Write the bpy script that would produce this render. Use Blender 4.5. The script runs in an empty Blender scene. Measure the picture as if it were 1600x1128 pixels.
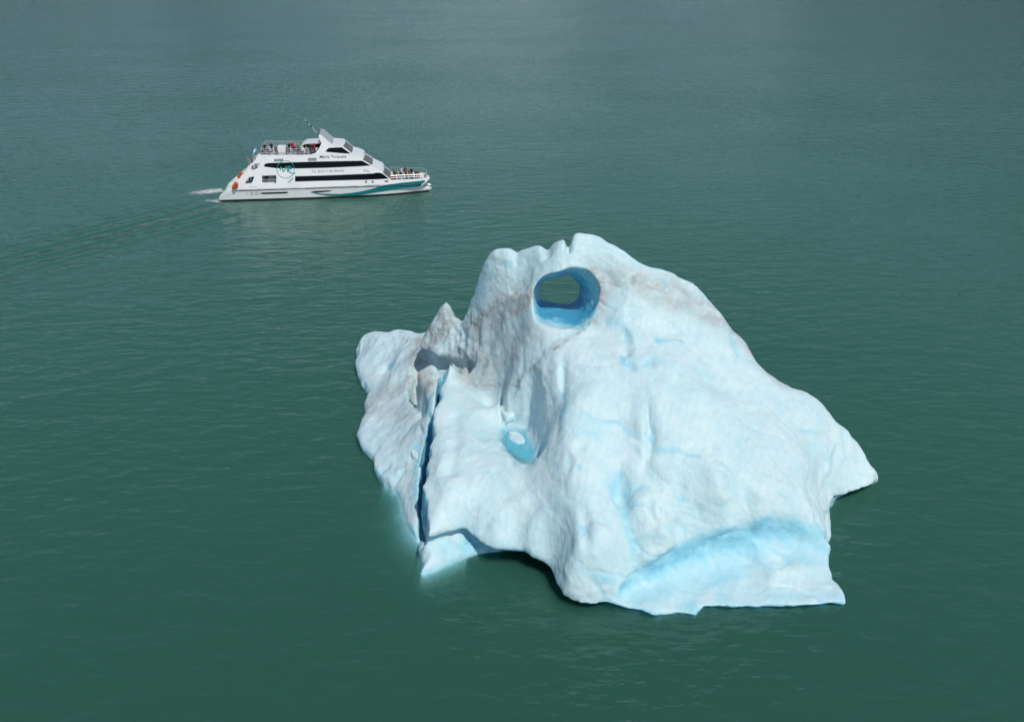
import bpy, bmesh, math, random
import numpy as np
from mathutils import Vector, Matrix
from mathutils.bvhtree import BVHTree

R = math.radians
random.seed(7)
SC = bpy.context.scene
COL = SC.collection

# ------------------------------------------------------------------ camera
CAM_H, PITCH, FPX, PW, PH = 40.0, 25.0, 1400.0, 1600.0, 1128.0
cam_d = bpy.data.cameras.new('camera')
cam_d.sensor_width = 36.0
cam_d.lens = 36.0 * FPX / PW
cam_d.clip_start, cam_d.clip_end = 0.5, 60000.0
cam = bpy.data.objects.new('camera', cam_d)
COL.objects.link(cam)
cam.location = (0, 0, CAM_H)
cam.rotation_euler = (R(90 - PITCH), 0, 0)
SC.camera = cam

# ------------------------------------------------------------------ sky, sun, exposure
SUN_EL, SUN_AZ = 54.0, 26.0          # azimuth: degrees to the right of straight behind the camera
sun_vec = Vector((math.sin(R(SUN_AZ)) * math.cos(R(SUN_EL)), -math.cos(R(SUN_AZ)) * math.cos(R(SUN_EL)), math.sin(R(SUN_EL))))
W = bpy.data.worlds.new('World')
SC.world = W
W.use_nodes = True
wn = W.node_tree
wn.nodes.clear()
sky = wn.nodes.new('ShaderNodeTexSky')
sky.sky_type = 'NISHITA'
sky.sun_disc = False
sky.sun_elevation = R(SUN_EL)
sky.sun_rotation = math.atan2(sun_vec.x, sun_vec.y)
sky.altitude = 200
sky.air_density, sky.dust_density, sky.ozone_density = 1.0, 0.4, 1.2
bg = wn.nodes.new('ShaderNodeBackground')
bg.inputs['Strength'].default_value = 0.085
wo = wn.nodes.new('ShaderNodeOutputWorld')
wn.links.new(sky.outputs[0], bg.inputs['Color'])
wn.links.new(bg.outputs[0], wo.inputs['Surface'])
sl = bpy.data.lights.new('sun', 'SUN')
sl.energy = 2.8
sl.angle = R(0.8)
sl.color = (1.0, 0.965, 0.90)
sun = bpy.data.objects.new('sun', sl)
COL.objects.link(sun)
sun.rotation_euler = sun_vec.to_track_quat('Z', 'Y').to_euler()
sun.location = sun_vec * 300
SC.view_settings.view_transform = 'Standard'
SC.view_settings.look = 'None'
SC.view_settings.exposure = 0.0
SC.view_settings.gamma = 1.0
SC.view_settings.use_curve_mapping = False
CY = SC.cycles
CY.max_bounces = 8
CY.diffuse_bounces = 4
CY.glossy_bounces = 3
CY.transmission_bounces = 4
CY.volume_bounces = 2
CY.transparent_max_bounces = 16
CY.use_denoising = True
CY.use_adaptive_sampling = True
CY.adaptive_threshold = 0.03

# ------------------------------------------------------------------ helpers
CP, SP = math.cos(R(PITCH)), math.sin(R(PITCH))

def ray(u, v):
    """direction of a line of sight of the surveying camera (world space, depth 1)"""
    a, b = (u - PW / 2) / FPX, (PH / 2 - v) / FPX
    return (a, CP + b * SP, -SP + b * CP)

def at(u, v, z):
    """point at height z on that line of sight"""
    d = ray(u, v)
    t = (z - CAM_H) / d[2]
    return (d[0] * t, d[1] * t, z)

def tag(o, label=None, cat=None, group=None, kind=None):
    if label: o['label'] = label
    if cat: o['category'] = cat
    if group: o['group'] = group
    if kind: o['kind'] = kind
    return o

def link(name, me, mats=(), parent=None, loc=None):
    o = bpy.data.objects.new(name, me)
    COL.objects.link(o)
    if not isinstance(mats, (list, tuple)): mats = [mats]
    for m in mats: me.materials.append(m)
    if parent is not None: o.parent = parent
    if loc is not None: o.location = loc
    return o

class NT:
    """small node-tree writer"""
    def __init__(s, name):
        s.m = bpy.data.materials.new(name)
        s.m.use_nodes = True
        s.t = s.m.node_tree
        s.t.nodes.clear()
        s.out = s.t.nodes.new('ShaderNodeOutputMaterial')
    def n(s, kind, props=None, **ins):
        nd = s.t.nodes.new('ShaderNode' + kind)
        for k, v in (props or {}).items(): setattr(nd, k, v)
        for k, v in ins.items():
            key = k.replace('_', ' ')
            sock = nd.inputs[int(k[1:])] if k[0] == 'i' and k[1:].isdigit() else nd.inputs[key]
            s.put(sock, v)
        return nd
    def put(s, sock, v):
        if isinstance(v, bpy.types.Node): v = v.outputs[0]
        if isinstance(v, bpy.types.NodeSocket): s.t.links.new(v, sock)
        else:
            try: sock.default_value = v
            except Exception: sock.default_value = (*v, 1.0)
    def math(s, op, a, b=0.0, c=0.0, clamp=False):
        return s.n('Math', {'operation': op, 'use_clamp': clamp}, i0=a, i1=b, i2=c).outputs[0]
    def mix(s, f, a, b):
        nd = s.n('Mix', {'data_type': 'RGBA'})
        s.put(nd.inputs[0], f)
        for k, v in ((6, a), (7, b)):
            if isinstance(v, (tuple, list)): v = (*v[:3], 1.0)
            s.put(nd.inputs[k], v)
        return nd.outputs[2]
    def ramp(s, f, lo, hi, a=0.0, b=1.0):
        return s.n('MapRange', {'interpolation_type': 'SMOOTHSTEP'}, i0=f, i1=lo, i2=hi, i3=a, i4=b).outputs[0]
    def noise(s, vec, scale, detail=3.0, rough=0.5, dist=0.0):
        return s.n('TexNoise', Vector=vec, Scale=scale, Detail=detail, Roughness=rough, Distortion=dist).outputs[0]
    def mapv(s, vec, scale=(1, 1, 1), rot=(0, 0, 0), loc=(0, 0, 0)):
        return s.n('Mapping', Vector=vec, Scale=scale, Rotation=rot, Location=loc).outputs[0]

def plain(name, col, rough=0.5, metal=0.0, spec=0.5, coat=0.0, var=0.0, vscale=3.0):
    k = NT(name)
    p = k.n('BsdfPrincipled', Roughness=rough, Metallic=metal)
    p.inputs['Specular IOR Level'].default_value = spec
    p.inputs['Coat Weight'].default_value = coat
    if var:
        g = k.n('NewGeometry')
        nz = k.noise(g.outputs['Position'], vscale, 4.0)
        k.put(p.inputs['Base Color'], k.mix(k.ramp(nz, 0.3, 0.7), col, tuple(c * (1 - var) for c in col)))
    else:
        p.inputs['Base Color'].default_value = (*col, 1)
    k.t.links.new(p.outputs[0], k.out.inputs['Surface'])
    return k.m

# ------------------------------------------------------------------ water: a turbid green lake, a closed body with a rippled skin
def water_material():
    k = NT('lake_water')
    g = k.n('NewGeometry')
    P = g.outputs['Position']
    # wind ripples of several lengths, crests lying roughly across the view
    a = k.noise(k.mapv(P, (0.55, 1.0, 1), (0, 0, R(-14))), 0.5, 2.0, 0.55)
    b = k.noise(k.mapv(P, (0.45, 1.0, 1), (0, 0, R(10))), 1.5, 2.0, 0.6)
    c = k.noise(k.mapv(P, (0.5, 1.0, 1), (0, 0, R(-30))), 0.16, 1.0, 0.5)
    gust = k.ramp(k.noise(k.mapv(P, (0.6, 1.0, 1)), 0.022, 2.0, 0.6), 0.35, 0.7, 0.7, 1.0)
    h = k.math('ADD', k.math('MULTIPLY', a, 0.85), k.math('MULTIPLY', b, 0.36))
    h = k.math('MULTIPLY', h, gust)
    h = k.math('ADD', h, k.math('MULTIPLY', c, 0.35))
    # the ferry's diverging wake: parallel crests that die away from a line astern
    a0, a1 = Vector(at(360, 318, 0)), Vector(at(100, 386, 0))
    an = math.atan2(a1.y - a0.y, a1.x - a0.x)
    wp = k.n('SeparateXYZ', Vector=k.n('VectorRotate', {'rotation_type': 'Z_AXIS'}, Vector=P, Center=tuple(a0), Angle=-an)).outputs
    wd = k.math('ADD', k.math('SUBTRACT', wp[1], a0.y), k.math('MULTIPLY', k.math('SUBTRACT', a, 0.5), 1.6))
    wl = k.math('SUBTRACT', wp[0], a0.x)
    en = k.math('POWER', 2.718, k.math('MULTIPLY', k.math('MULTIPLY', wd, wd), -0.010))
    en = k.math('MULTIPLY', en, k.math('MULTIPLY', k.ramp(wl, -2.0, 6.0), k.ramp(wl, 75.0, 25.0)))
    h = k.math('ADD', h, k.math('MULTIPLY', k.math('MULTIPLY', k.math('SINE', k.math('MULTIPLY', wd, 1.5)), en), 0.30))
    bump = k.n('Bump', Strength=1.0, Distance=0.40, Height=h)
    fr = k.n('Fresnel', IOR=1.333, Normal=bump)
    gl = k.n('BsdfGlossy', Roughness=0.10, Normal=bump)
    gl.inputs['Color'].default_value = (0.95, 0.98, 1, 1)
    tr = k.n('BsdfTransparent')
    ms = k.n('MixShader', i0=fr, i1=tr, i2=gl)
    k.t.links.new(ms.outputs[0], k.out.inputs['Surface'])
    vol = k.n('VolumePrincipled', Density=1.0)
    vol.inputs['Color'].default_value = (0.165, 0.485, 0.385, 1)
    vol.inputs['Absorption Color'].default_value = (0, 0, 0, 1)
    vol.inputs['Anisotropy'].default_value = 0.0
    k.t.links.new(vol.outputs[0], k.out.inputs['Volume'])
    return k.m

def build_water():
    L = 12000.0
    v = [(-L, -200, 0), (L, -200, 0), (L, L, 0), (-L, L, 0), (-L, -200, -30), (L, -200, -30), (L, L, -30), (-L, L, -30)]
    f = [(0, 1, 2, 3), (7, 6, 5, 4), (0, 4, 5, 1), (1, 5, 6, 2), (2, 6, 7, 3), (3, 7, 4, 0)]
    me = bpy.data.meshes.new('water')
    me.from_pydata(v, [], f)
    o = link('water', me, water_material())
    tag(o, 'milky green glacial lake water with fine wind ripples', kind='structure')
    return o
build_water()

# ------------------------------------------------------------------ mountains round the lake (added beyond the frame, shaped to darken the water's mirrored sky)
def build_unseen_hills():
    rg = np.random.default_rng(5)
    nA, nR = 360, 14
    ph = rg.random((9, 2)) * 6.28
    V, Q = [], []
    for i in range(nA):
        az = i / nA * 2 * math.pi
        prof = 0.62 + sum(math.sin(az * (k * 3 + 2) + ph[k, 0]) * 0.3 / (k + 1) for k in range(9))
        prof += 0.06 * math.sin(az * 31 + ph[3, 1])
        gap = math.exp(-((((az - math.radians(92) + math.pi) % (2 * math.pi)) - math.pi) / 0.25) ** 2)  # gap shaped to leave a brighter reflection ahead
        prof = max(0.16, prof * (1 - 0.66 * gap))
        for j in range(nR):
            t = j / (nR - 1)
            r = 4200 + 3200 * t + 260 * math.sin(az * 17 + t * 5)
            z = -6 + 800 * prof * math.sin(min(t * 1.25, 1) * math.pi / 2) ** 1.3 * (1 + 0.10 * math.sin(az * 60 + t * 11) * t)
            V.append((r * math.cos(az), r * math.sin(az), z))
    for i in range(nA):
        for j in range(nR - 1):
            a, b = i * nR + j, ((i + 1) % nA) * nR + j
            Q.append((a, a + 1, b + 1, b))
    me = bpy.data.meshes.new('unseen_hills')
    me.from_pydata(V, [], Q)
    k = NT('mountain_rock')
    g = k.n('NewGeometry')
    sep = k.n('SeparateXYZ', Vector=g.outputs['Position'])
    nz = k.noise(g.outputs['Position'], 0.002, 5.0, 0.6)
    h = k.math('ADD', sep.outputs['Z'], k.math('MULTIPLY', nz, 500.0))
    col = k.mix(k.ramp(nz, 0.35, 0.65), (0.025, 0.05, 0.042), (0.06, 0.08, 0.07))
    p = k.n('BsdfPrincipled', Roughness=0.9)
    k.put(p.inputs['Base Color'], col)
    k.t.links.new(p.outputs[0], k.out.inputs['Surface'])
    o = link('unseen_hills', me, k.m)
    tag(o, kind='structure')
build_unseen_hills()

# ------------------------------------------------------------------ iceberg: height fields over plan outlines, undercut, bored and cracked on a voxel grid
VOX = 0.14
_rng = np.random.default_rng(11)
_TAB = _rng.random((64, 64, 64)).astype(np.float32)

def vnoise(p, scale, seed=0):
    q = p * scale + seed * 17.31
    i = np.floor(q).astype(np.int64)
    f = (q - i).astype(np.float32)
    f = f * f * f * (f * (f * 6 - 15) + 10)
    i &= 63
    j = (i + 1) & 63
    x0, y0, z0, x1, y1, z1 = i[:, 0], i[:, 1], i[:, 2], j[:, 0], j[:, 1], j[:, 2]
    fx, fy, fz = f[:, 0], f[:, 1], f[:, 2]
    T = _TAB
    a = T[x0, y0, z0] * (1 - fx) + T[x1, y0, z0] * fx
    b = T[x0, y1, z0] * (1 - fx) + T[x1, y1, z0] * fx
    c = T[x0, y0, z1] * (1 - fx) + T[x1, y0, z1] * fx
    d = T[x0, y1, z1] * (1 - fx) + T[x1, y1, z1] * fx
    return ((a * (1 - fy) + b * fy) * (1 - fz) + (c * (1 - fy) + d * fy) * fz) * 2 - 1

def fbm(p, scale, octv=4, seed=0, gain=0.5):
    r, a = np.zeros(len(p), np.float32), 1.0
    for k in range(octv):
        r += a * vnoise(p, scale * 2.03 ** k, seed + k * 3)
        a *= gain
    return r

def cells(p, scale, seed=0):
    """distance to the nearest feature point (cellular noise), for melt scallops"""
    q = p * scale
    i = np.floor(q).astype(np.int64)
    best = np.full(len(p), 9.0, np.float32)
    for dx in (-1, 0, 1):
        for dy in (-1, 0, 1):
            for dz in (-1, 0, 1):
                c = i + (dx, dy, dz)
                w = c & 63
                o = np.stack([_TAB[w[:, 0], w[:, 1], (w[:, 2] + seed) & 63], _TAB[w[:, 1], w[:, 2], (w[:, 0] + seed + 9) & 63], _TAB[w[:, 2], w[:, 0], (w[:, 1] + seed + 23) & 63]], 1)
                d = ((c + o - q) ** 2).sum(1)
                best = np.minimum(best, d)
    return np.sqrt(best)

def smooth(a, b, x):
    t = np.clip((x - a) / (b - a), 0, 1)
    return t * t * (3 - 2 * t)

def smax(a, b, k):
    h = np.clip(0.5 + 0.5 * (a - b) / k, 0, 1)
    return b + (a - b) * h + k * h * (1 - h)

def smin(a, b, k):
    return -smax(-a, -b, k)

def rbf(pts, c=1.0, reg=0.002, loose=None):
    p = np.array(pts, float)
    xy, z = p[:, :2], p[:, 2]
    n = len(p)
    A = np.zeros((n + 3, n + 3))
    r = np.sqrt(((xy[:, None] - xy[None]) ** 2).sum(-1) + c * c)
    rg = np.full(n, reg * 30)
    if loose is not None: rg[loose[0]:loose[1]] = loose[2]
    A[:n, :n] = r - np.diag(rg)
    A[:n, n] = A[n, :n] = 1
    A[:n, n + 1:] = xy
    A[n + 1:, :n] = xy.T
    w = np.linalg.solve(A, np.concatenate([z, np.zeros(3)]))
    def f(x, y):
        sh = x.shape
        q = np.stack([x.ravel(), y.ravel()], 1)
        out = np.empty(len(q))
        for s in range(0, len(q), 20000):
            e = q[s:s + 20000]
            out[s:s + 20000] = np.sqrt(((e[:, None] - xy[None]) ** 2).sum(-1) + c * c) @ w[:n] + w[n] + e @ w[n + 1:]
        return out.reshape(sh)
    return f

def poly_sd(poly, X, Y):
    """signed distance to a plan outline, negative inside"""
    P = np.array([p[:2] for p in poly], float)
    best = np.full(X.shape, 1e9)
    ins = np.zeros(X.shape, bool)
    for k in range(len(P)):
        a, b = P[k - 1], P[k]
        e = b - a
        L = (e ** 2).sum() + 1e-9
        t = np.clip(((X - a[0]) * e[0] + (Y - a[1]) * e[1]) / L, 0, 1)
        best = np.minimum(best, (X - a[0] - t * e[0]) ** 2 + (Y - a[1] - t * e[1]) ** 2)
        c = ((a[1] > Y) != (b[1] > Y))
        xs = a[0] + (Y - a[1]) * e[0] / (e[1] if abs(e[1]) > 1e-9 else 1e-9)
        ins ^= c & (X < xs)
    d = np.sqrt(best)
    return np.where(ins, -d, d)

def line_d(poly, X, Y):
    P = np.array([p[:2] for p in poly], float)
    best = np.full(X.shape, 1e9)
    for k in range(1, len(P)):
        a, b = P[k - 1], P[k]
        e = b - a
        t = np.clip(((X - a[0]) * e[0] + (Y - a[1]) * e[1]) / ((e ** 2).sum() + 1e-9), 0, 1)
        best = np.minimum(best, (X - a[0] - t * e[0]) ** 2 + (Y - a[1] - t * e[1]) ** 2)
    return np.sqrt(best)

def back(u, v, z, off):
    x, y, _ = at(u, v, z)
    r = math.hypot(x, y)
    return (x * (1 + off / r), y * (1 + off / r), z)

def section(a, b, steps):
    """points on the slope between two surveyed points, each bulging by its own amount"""
    A, B = at(*a), at(*b)
    out = []
    for u, v, bulge in steps:
        d = ray(u, v)
        s = (B[2] - A[2]) / (B[1] - A[1])
        t = (A[2] - s * A[1] - CAM_H) / (d[2] - s * d[1])
        z = CAM_H + d[2] * t + bulge
        out.append(at(u, v, z))
    return out

# ridge line of the berg from the arch to the right-hand tip
RIDGE = [(766, 405, 16.2), (780, 405, 16.4), (804, 393, 17.0), (826, 387, 17.5), (845, 383, 17.9), (868, 379, 18.2), (880, 375, 18.5), (894, 364, 19.1), (905, 363, 19.1), (930, 369, 18.8), (955, 381, 18.3), (974, 393, 17.8), (998, 410, 17.1),
         (1011, 416, 16.8), (1036, 420, 16.3), (1057, 426, 15.8), (1079, 440, 15.0), (1098, 455, 14.2), (1110, 474, 13.4), (1129, 489, 12.7), (1141, 511, 11.9), (1160, 530, 11.1), (1172, 545, 10.5), (1180, 561, 9.8),
         (1200, 581, 9.0), (1215, 593, 8.5), (1240, 607, 7.8), (1262, 612, 7.4), (1285, 628, 6.6), (1302, 650, 5.6), (1325, 676, 4.4), (1347, 702, 3.1), (1366, 729, 1.9), (1375, 747, 1.2)]
LEFT = [(734, 479, 11.4), (740, 457, 12.7), (745, 433, 14.3), (756, 414, 15.6)]
SPIKE = [(670, 503, 7.6), (680, 501, 7.8), (690, 488, 8.7), (702, 474, 9.6), (709, 484, 9.4), (721, 497, 9.2), (731, 495, 9.8)]

POOL_Z = 5.1
POOL = [(785, 671), (797, 666), (822, 668), (829, 690), (838, 712), (835, 725), (816, 723), (801, 713), (787, 700), (780, 685)]

SCOOP = [((985, 925, 0.9), 0.55), ((1025, 908, 1.5), 1.2), ((1070, 890, 1.9), 1.55), ((1119, 877, 2.15), 1.75), ((1162, 866, 2.35), 1.75), ((1210, 846, 2.95), 1.6), ((1255, 848, 2.7), 1.4), ((1290, 860, 2.2), 1.1)]
def scoop_d(x, y, z):
    best = np.full(x.shape, 9.0)
    for (a, ra), (b, rb) in zip(SCOOP, SCOOP[1:]):
        A, B = np.array(at(*a)), np.array(at(*b))
        e = B - A
        t = np.clip(((x - A[0]) * e[0] + (y - A[1]) * e[1] + (z - A[2]) * e[2]) / (e @ e), 0, 1)
        dd = np.sqrt((x - A[0] - t * e[0]) ** 2 + (y - A[1] - t * e[1]) ** 2 + (1.15 * (z - A[2] - t * e[2])) ** 2) - (ra + (rb - ra) * t)
        best = np.minimum(best, dd)
    return best

def iceberg_field():
    x0, x1, y0, y1, z0, z1 = -20.0, 34.5, 43.0, 90.0, -3.2, 20.3
    xs, ys, zs = np.arange(x0, x1, VOX), np.arange(y0, y1, VOX), np.arange(z0, z1, VOX)
    X, Y = np.meshgrid(xs, ys, indexing='ij')

    # ---- main body
    lip = [(664.5, 834, 2.8), (677, 832, 2.8), (700, 823, 2.7), (719, 818, 2.6), (728, 819, 2.5), (744, 830, 2.3), (760, 844, 2.0), (776, 852, 1.9), (800, 851, 1.9), (819, 852, 1.9), (841, 864, 1.6), (857, 878, 1.4), (864, 890, 1.2), (866, 905, 1.0), (869, 916, 0.8), (878, 931, 0.6), (890, 940, 0.5), (924, 946, 0.45), (950, 944, 0.5)]
    lip2 = [(975, 930, 0.8), (1010, 902, 1.6), (1062, 872, 2.55), (1119, 855, 3.05), (1156, 841, 3.35), (1194, 809, 4.1), (1220, 802, 4.1), (1250, 814, 3.5), (1278, 827, 2.8)]
    foot = [(965, 949, 0.3), (1002, 958, 0.25), (1025, 966, 0.2), (1040, 962, 0.25), (1059, 960, 0.25), (1089, 966, 0.2), (1091, 956, 0.3), (1100, 950, 0.3), (1130, 952, 0.25), (1152, 949, 0.3), (1175, 951, 0.25), (1212, 948, 0.3), (1250, 951, 0.3), (1276, 949, 0.3), (1302, 946, 0.3), (1326, 948, 0.15), (1317, 926, 0.35), (1303, 905, 0.5), (1297, 883, 0.8), (1300, 862, 1.3), (1303, 846, 1.8)]
    shelf = [(1062, 902, 0.95), (1040, 925, 0.65), (1090, 900, 0.95), (1119, 896, 1.0), (1156, 888, 1.15), (1200, 880, 1.35), (1240, 872, 1.55), (1275, 862, 1.7), (1010, 935, 0.6), (1100, 928, 0.55), (1150, 920, 0.65), (1200, 915, 0.7), (1250, 905, 0.8), (1280, 900, 0.75), (1290, 925, 0.45), (1240, 935, 0.4), (1160, 938, 0.4), (1200, 850, 2.0), (1240, 846, 2.1), (1275, 846, 2.0), (1160, 868, 1.35), (1119, 880, 1.15), (1070, 893, 1.0), (1200, 830, 2.9)]
    right = [(1292, 836, 2.1), (1294, 823, 2.1), (1289, 815, 2.0), (1291, 796, 1.8), (1302, 779, 1.5), (1325, 768, 1.3), (1355, 759, 1.2)]
    bwall = [(691, 589, 6.5), (684, 610, 6.2), (686, 618, 6.1), (679, 636, 6.0), (674, 650, 5.8), (678, 664, 5.6), (676, 680, 5.3), (668, 694, 5.1), (671, 708, 4.9), (663, 724, 4.65), (667, 740, 4.4), (660, 757, 4.2), (662, 768, 4.0), (668, 782, 3.7), (666, 796, 3.4), (669, 810, 3.2)]
    eleft = [(670, 503, 7.6), (664, 516, 7.0), (654, 531, 6.4), (648, 549, 6.0), (650, 563, 5.4), (668, 590, 5.0)]
    offs = np.interp([p[0] for p in RIDGE], [766, 850, 905, 1000, 1100, 1200, 1300, 1375], [3.2, 4.6, 4.8, 5.0, 5.0, 4.2, 2.6, 0.8])
    bk = [back(*p, o) for p, o in zip(RIDGE, offs)][::-1]
    bkl = [back(*p, 2.6) for p in LEFT][::-1]
    bks = [back(*p, o) for p, o in zip(SPIKE, (0.6, 1.6, 2.0, 2.2, 2.4, 2.6, 2.6))][::-1]
    U = [at(*p) for p in lip + foot + right] + bk + bkl + bks + [at(*p) for p in eleft] + [at(*p) for p in bwall]
    wfront = [(657, 850, 0), (656.5, 876, 0), (660.6, 896, 0), (680, 893.5, 0), (712, 876, 0), (744, 865, 0), (783, 860, 0), (811, 850, 0), (840, 850, 0), (870, 872, 0), (882, 905, 0), (900, 930, 0), (940, 940, 0), (965, 946, 0), (1002, 954, 0), (1025, 962, 0), (1059, 956, 0), (1089, 962, 0), (1096, 948, 0), (1130, 948, 0), (1175, 947, 0), (1250, 947, 0), (1302, 943, 0), (1322, 945, 0), (1313, 926, 0), (1299, 905, 0), (1293, 880, 0), (1297, 845, 0), (1296, 812, 0), (1297, 797, 0), (1308, 777, 0), (1340, 757, 0), (1366, 744, 0)]
    Wp = [at(*p) for p in wfront] + bk + bkl + bks + [at(*p) for p in eleft + bwall]
    mo = np.interp([p[0] for p in lip], [664, 719, 776, 841, 864, 890, 950], [0.7, 1.0, 1.9, 2.6, 1.6, 0.6, 0.3])
    Mp = [back(*p, o) for p, o in zip(lip, mo)] + [back(*p, 0.18) for p in foot] + [back(*p, o) for p, o in zip(right, (0.3, 0.3, 0.3, 0.4, 0.7, 1.0, 1.0))] + bk + bkl + bks + [at(*p) for p in eleft + bwall]
    S = [at(*p) for p in lip + lip2 + foot + shelf + right + bwall + eleft[1:] + RIDGE + LEFT + SPIKE]
    # behind the ridge the ice falls away
    for p, o in zip(RIDGE[::2], offs[::2]):
        x, y, z = back(*p, o * 0.55); S.append((x, y, z - 0.9 - 0.16 * z))
        x, y, z = back(*p, o); S.append((x, y, max(z * 0.45 - 0.5, 0.3)))
    for p in LEFT:
        x, y, z = back(*p, 2.4); S.append((x, y, z - 3.5))
    for p in SPIKE:
        x, y, z = back(*p, 1.8); S.append((x, y, z - 3.0))
    # the big front slope
    S += section((890, 507, 13.0), (885, 930, 0.9), [(890, 530, 0.35), (895, 570, 0.6), (890, 640, 1.0), (880, 700, 0.9), (885, 760, 0.9), (890, 820, 0.8), (890, 870, 0.7), (892, 905, 0.5)])
    S += section((975, 478, 13.9), (985, 925, 1.2), [(975, 500, 0.3), (975, 560, 0.8), (970, 620, 0.9), (955, 690, 0.7), (960, 760, 0.75), (950, 820, 0.8), (940, 880, 0.9), (985, 860, 0.5)])
    S += section((1040, 470, 14.0), (1062, 871, 2.8), [(1040, 520, 0.5), (1045, 580, 0.9), (1050, 650, 1.0), (1040, 720, 0.9), (1045, 780, 0.8), (1050, 830, 0.5)])
    S += section((1110, 520, 11.9), (1130, 856, 3.2), [(1110, 570, 0.5), (1115, 640, 0.9), (1120, 710, 1.0), (1125, 780, 0.8), (1128, 830, 0.35)])
    S += section((1180, 575, 9.3), (1196, 810, 4.3), [(1180, 620, 0.4), (1185, 680, 0.6), (1190, 740, 0.6), (1195, 785, 0.25)])
    S += section((1262, 625, 7.0), (1252, 815, 3.5), [(1260, 660, 0.35), (1258, 720, 0.5), (1255, 775, 0.3)])
    S += section((1302, 660, 5.3), (1300, 782, 1.6), [(1302, 700, 0.25), (1302, 745, 0.2)])
    S += [at(1335, 720, 2.6), at(1350, 745, 1.6)]
    # around the arch and below it
    i0 = len(S)
    S += [at(u, v, z) for u, v, z in [(840, 507, 13.0), (865, 510, 13.0), (915, 507, 13.0), (935, 490, 13.6), (950, 455, 15.2), (945, 425, 16.4), (920, 405, 17.4), (880, 400, 17.7), (845, 405, 17.2), (822, 430, 15.6), (815, 465, 14.2), (823, 492, 13.2), (795, 420, 15.7), (780, 440, 14.7), (770, 465, 13.3), (1000, 440, 15.6), (1070, 465, 13.9),
                                      (760, 495, 11.6), (790, 505, 11.9), (770, 520, 10.8), (745, 515, 10.2), (735, 505, 9.9), (810, 530, 11.4), (850, 545, 11.7), (840, 572, 10.7), (820, 555, 10.6), (800, 560, 9.8), (830, 592, 9.6), (812, 590, 8.9), (850, 615, 9.3), (797, 596, 7.8), (760, 545, 9.0), (770, 580, 6.9), (745, 575, 6.4), (725, 545, 8.0), (715, 520, 8.7), (690, 520, 8.2), (680, 545, 7.2), (700, 560, 6.4), (720, 575, 5.7),
                                      (740, 592, 5.2), (765, 595, 5.6), (712, 590, 5.4), (700, 583, 5.6), (665, 550, 6.4)]]
    i1 = len(S)
    # front-left block: rim, spire, gently falling top
    S += [at(u, v, z) for u, v, z in [(703, 574, 7.3), (709, 589, 6.7), (722, 601, 6.2), (744, 606, 6.1), (776, 607, 6.3), (788, 612, 6.6), (705, 610, 6.5), (712, 640, 5.9), (740, 630, 5.9), (770, 635, 6.1), (800, 640, 6.4), (822, 645, 7.0), (720, 680, 5.6), (760, 680, 5.3), (690, 680, 5.6), (685, 720, 5.2), (725, 730, 5.0), (775, 690, 5.25), (790, 675, 5.2), (812, 688, 5.2), (800, 700, 5.05), (825, 712, 5.2), (830, 690, 5.8),
                                      (792, 722, 5.2), (815, 728, 5.3), (845, 730, 6.0), (760, 750, 4.7), (800, 765, 4.4), (700, 770, 4.5), (740, 780, 4.0), (690, 800, 3.6), (725, 800, 3.3), (765, 815, 3.1), (800, 820, 3.0), (835, 835, 3.0), (840, 790, 4.2)]]
    H = rbf(S, loose=(i0 + 12, i1, 0.5))(X, Y)

    # ---- slab and rounded lobe on the left
    c_left = [(655, 844, 0.2), (645, 832, 0.3), (636, 818, 0.35), (630, 800, 0.4), (626, 783, 0.4), (621, 764, 0.45), (610, 757, 0.45), (600, 750, 0.45), (592, 740, 0.5), (585, 729, 0.5), (581, 713, 0.55), (566, 697, 0.5), (559, 678, 0.5), (563, 660, 0.55), (570, 643, 0.6), (566, 624, 0.6), (575, 608, 0.6), (563, 594, 0.6), (557, 579, 0.6), (555, 560, 0.7), (558, 548, 0.9)]
    d_top = [(556, 541, 1.3), (565, 525, 2.1), (584, 517, 2.7), (610, 519, 2.9), (630, 520, 3.1), (648, 520, 3.5), (664, 518, 4.2)]
    crev = [(690, 590, 3.6), (680, 635, 4.6), (674, 660, 4.6), (666, 690, 3.3), (660, 720, 2.5), (656.5, 760, 1.9), (655, 800, 1.2)]
    inner = [(690, 560, 4.0), (676, 573, 3.6)]
    U2 = [at(*p) for p in c_left] + [back(*p, o) for p, o in zip(d_top, (0.3, 0.8, 1.2, 1.3, 1.3, 1.6, 2.2))] + [at(*p) for p in inner] + [at(*p) for p in crev]
    S2 = [at(*p) for p in c_left + d_top + crev]
    S2 += [at(u, v, z) for u, v, z in [(664, 646, 4.6), (655, 655, 3.6), (645, 640, 3.1), (652, 622, 2.9), (640, 600, 3.0), (640, 585, 3.2), (648, 560, 4.2), (640, 550, 3.7), (625, 535, 3.2), (600, 535, 2.9), (580, 540, 2.3), (570, 560, 1.5), (610, 560, 2.5), (604, 575, 2.0), (585, 590, 1.5), (615, 595, 2.3), (590, 615, 1.3), (610, 625, 1.9), (585, 650, 1.1), (615, 660, 1.8), (640, 670, 2.6), (580, 690, 0.9), (610, 700, 1.4), (640, 710, 2.1), (610, 735, 1.0), (635, 750, 1.3), (640, 790, 0.9), (645, 820, 0.6)]]
    for p in d_top:
        x, y, z = back(*p, 1.4); S2.append((x, y, z * 0.5 - 0.3))
    H2 = rbf(S2, c=0.8)(X, Y)

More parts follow.
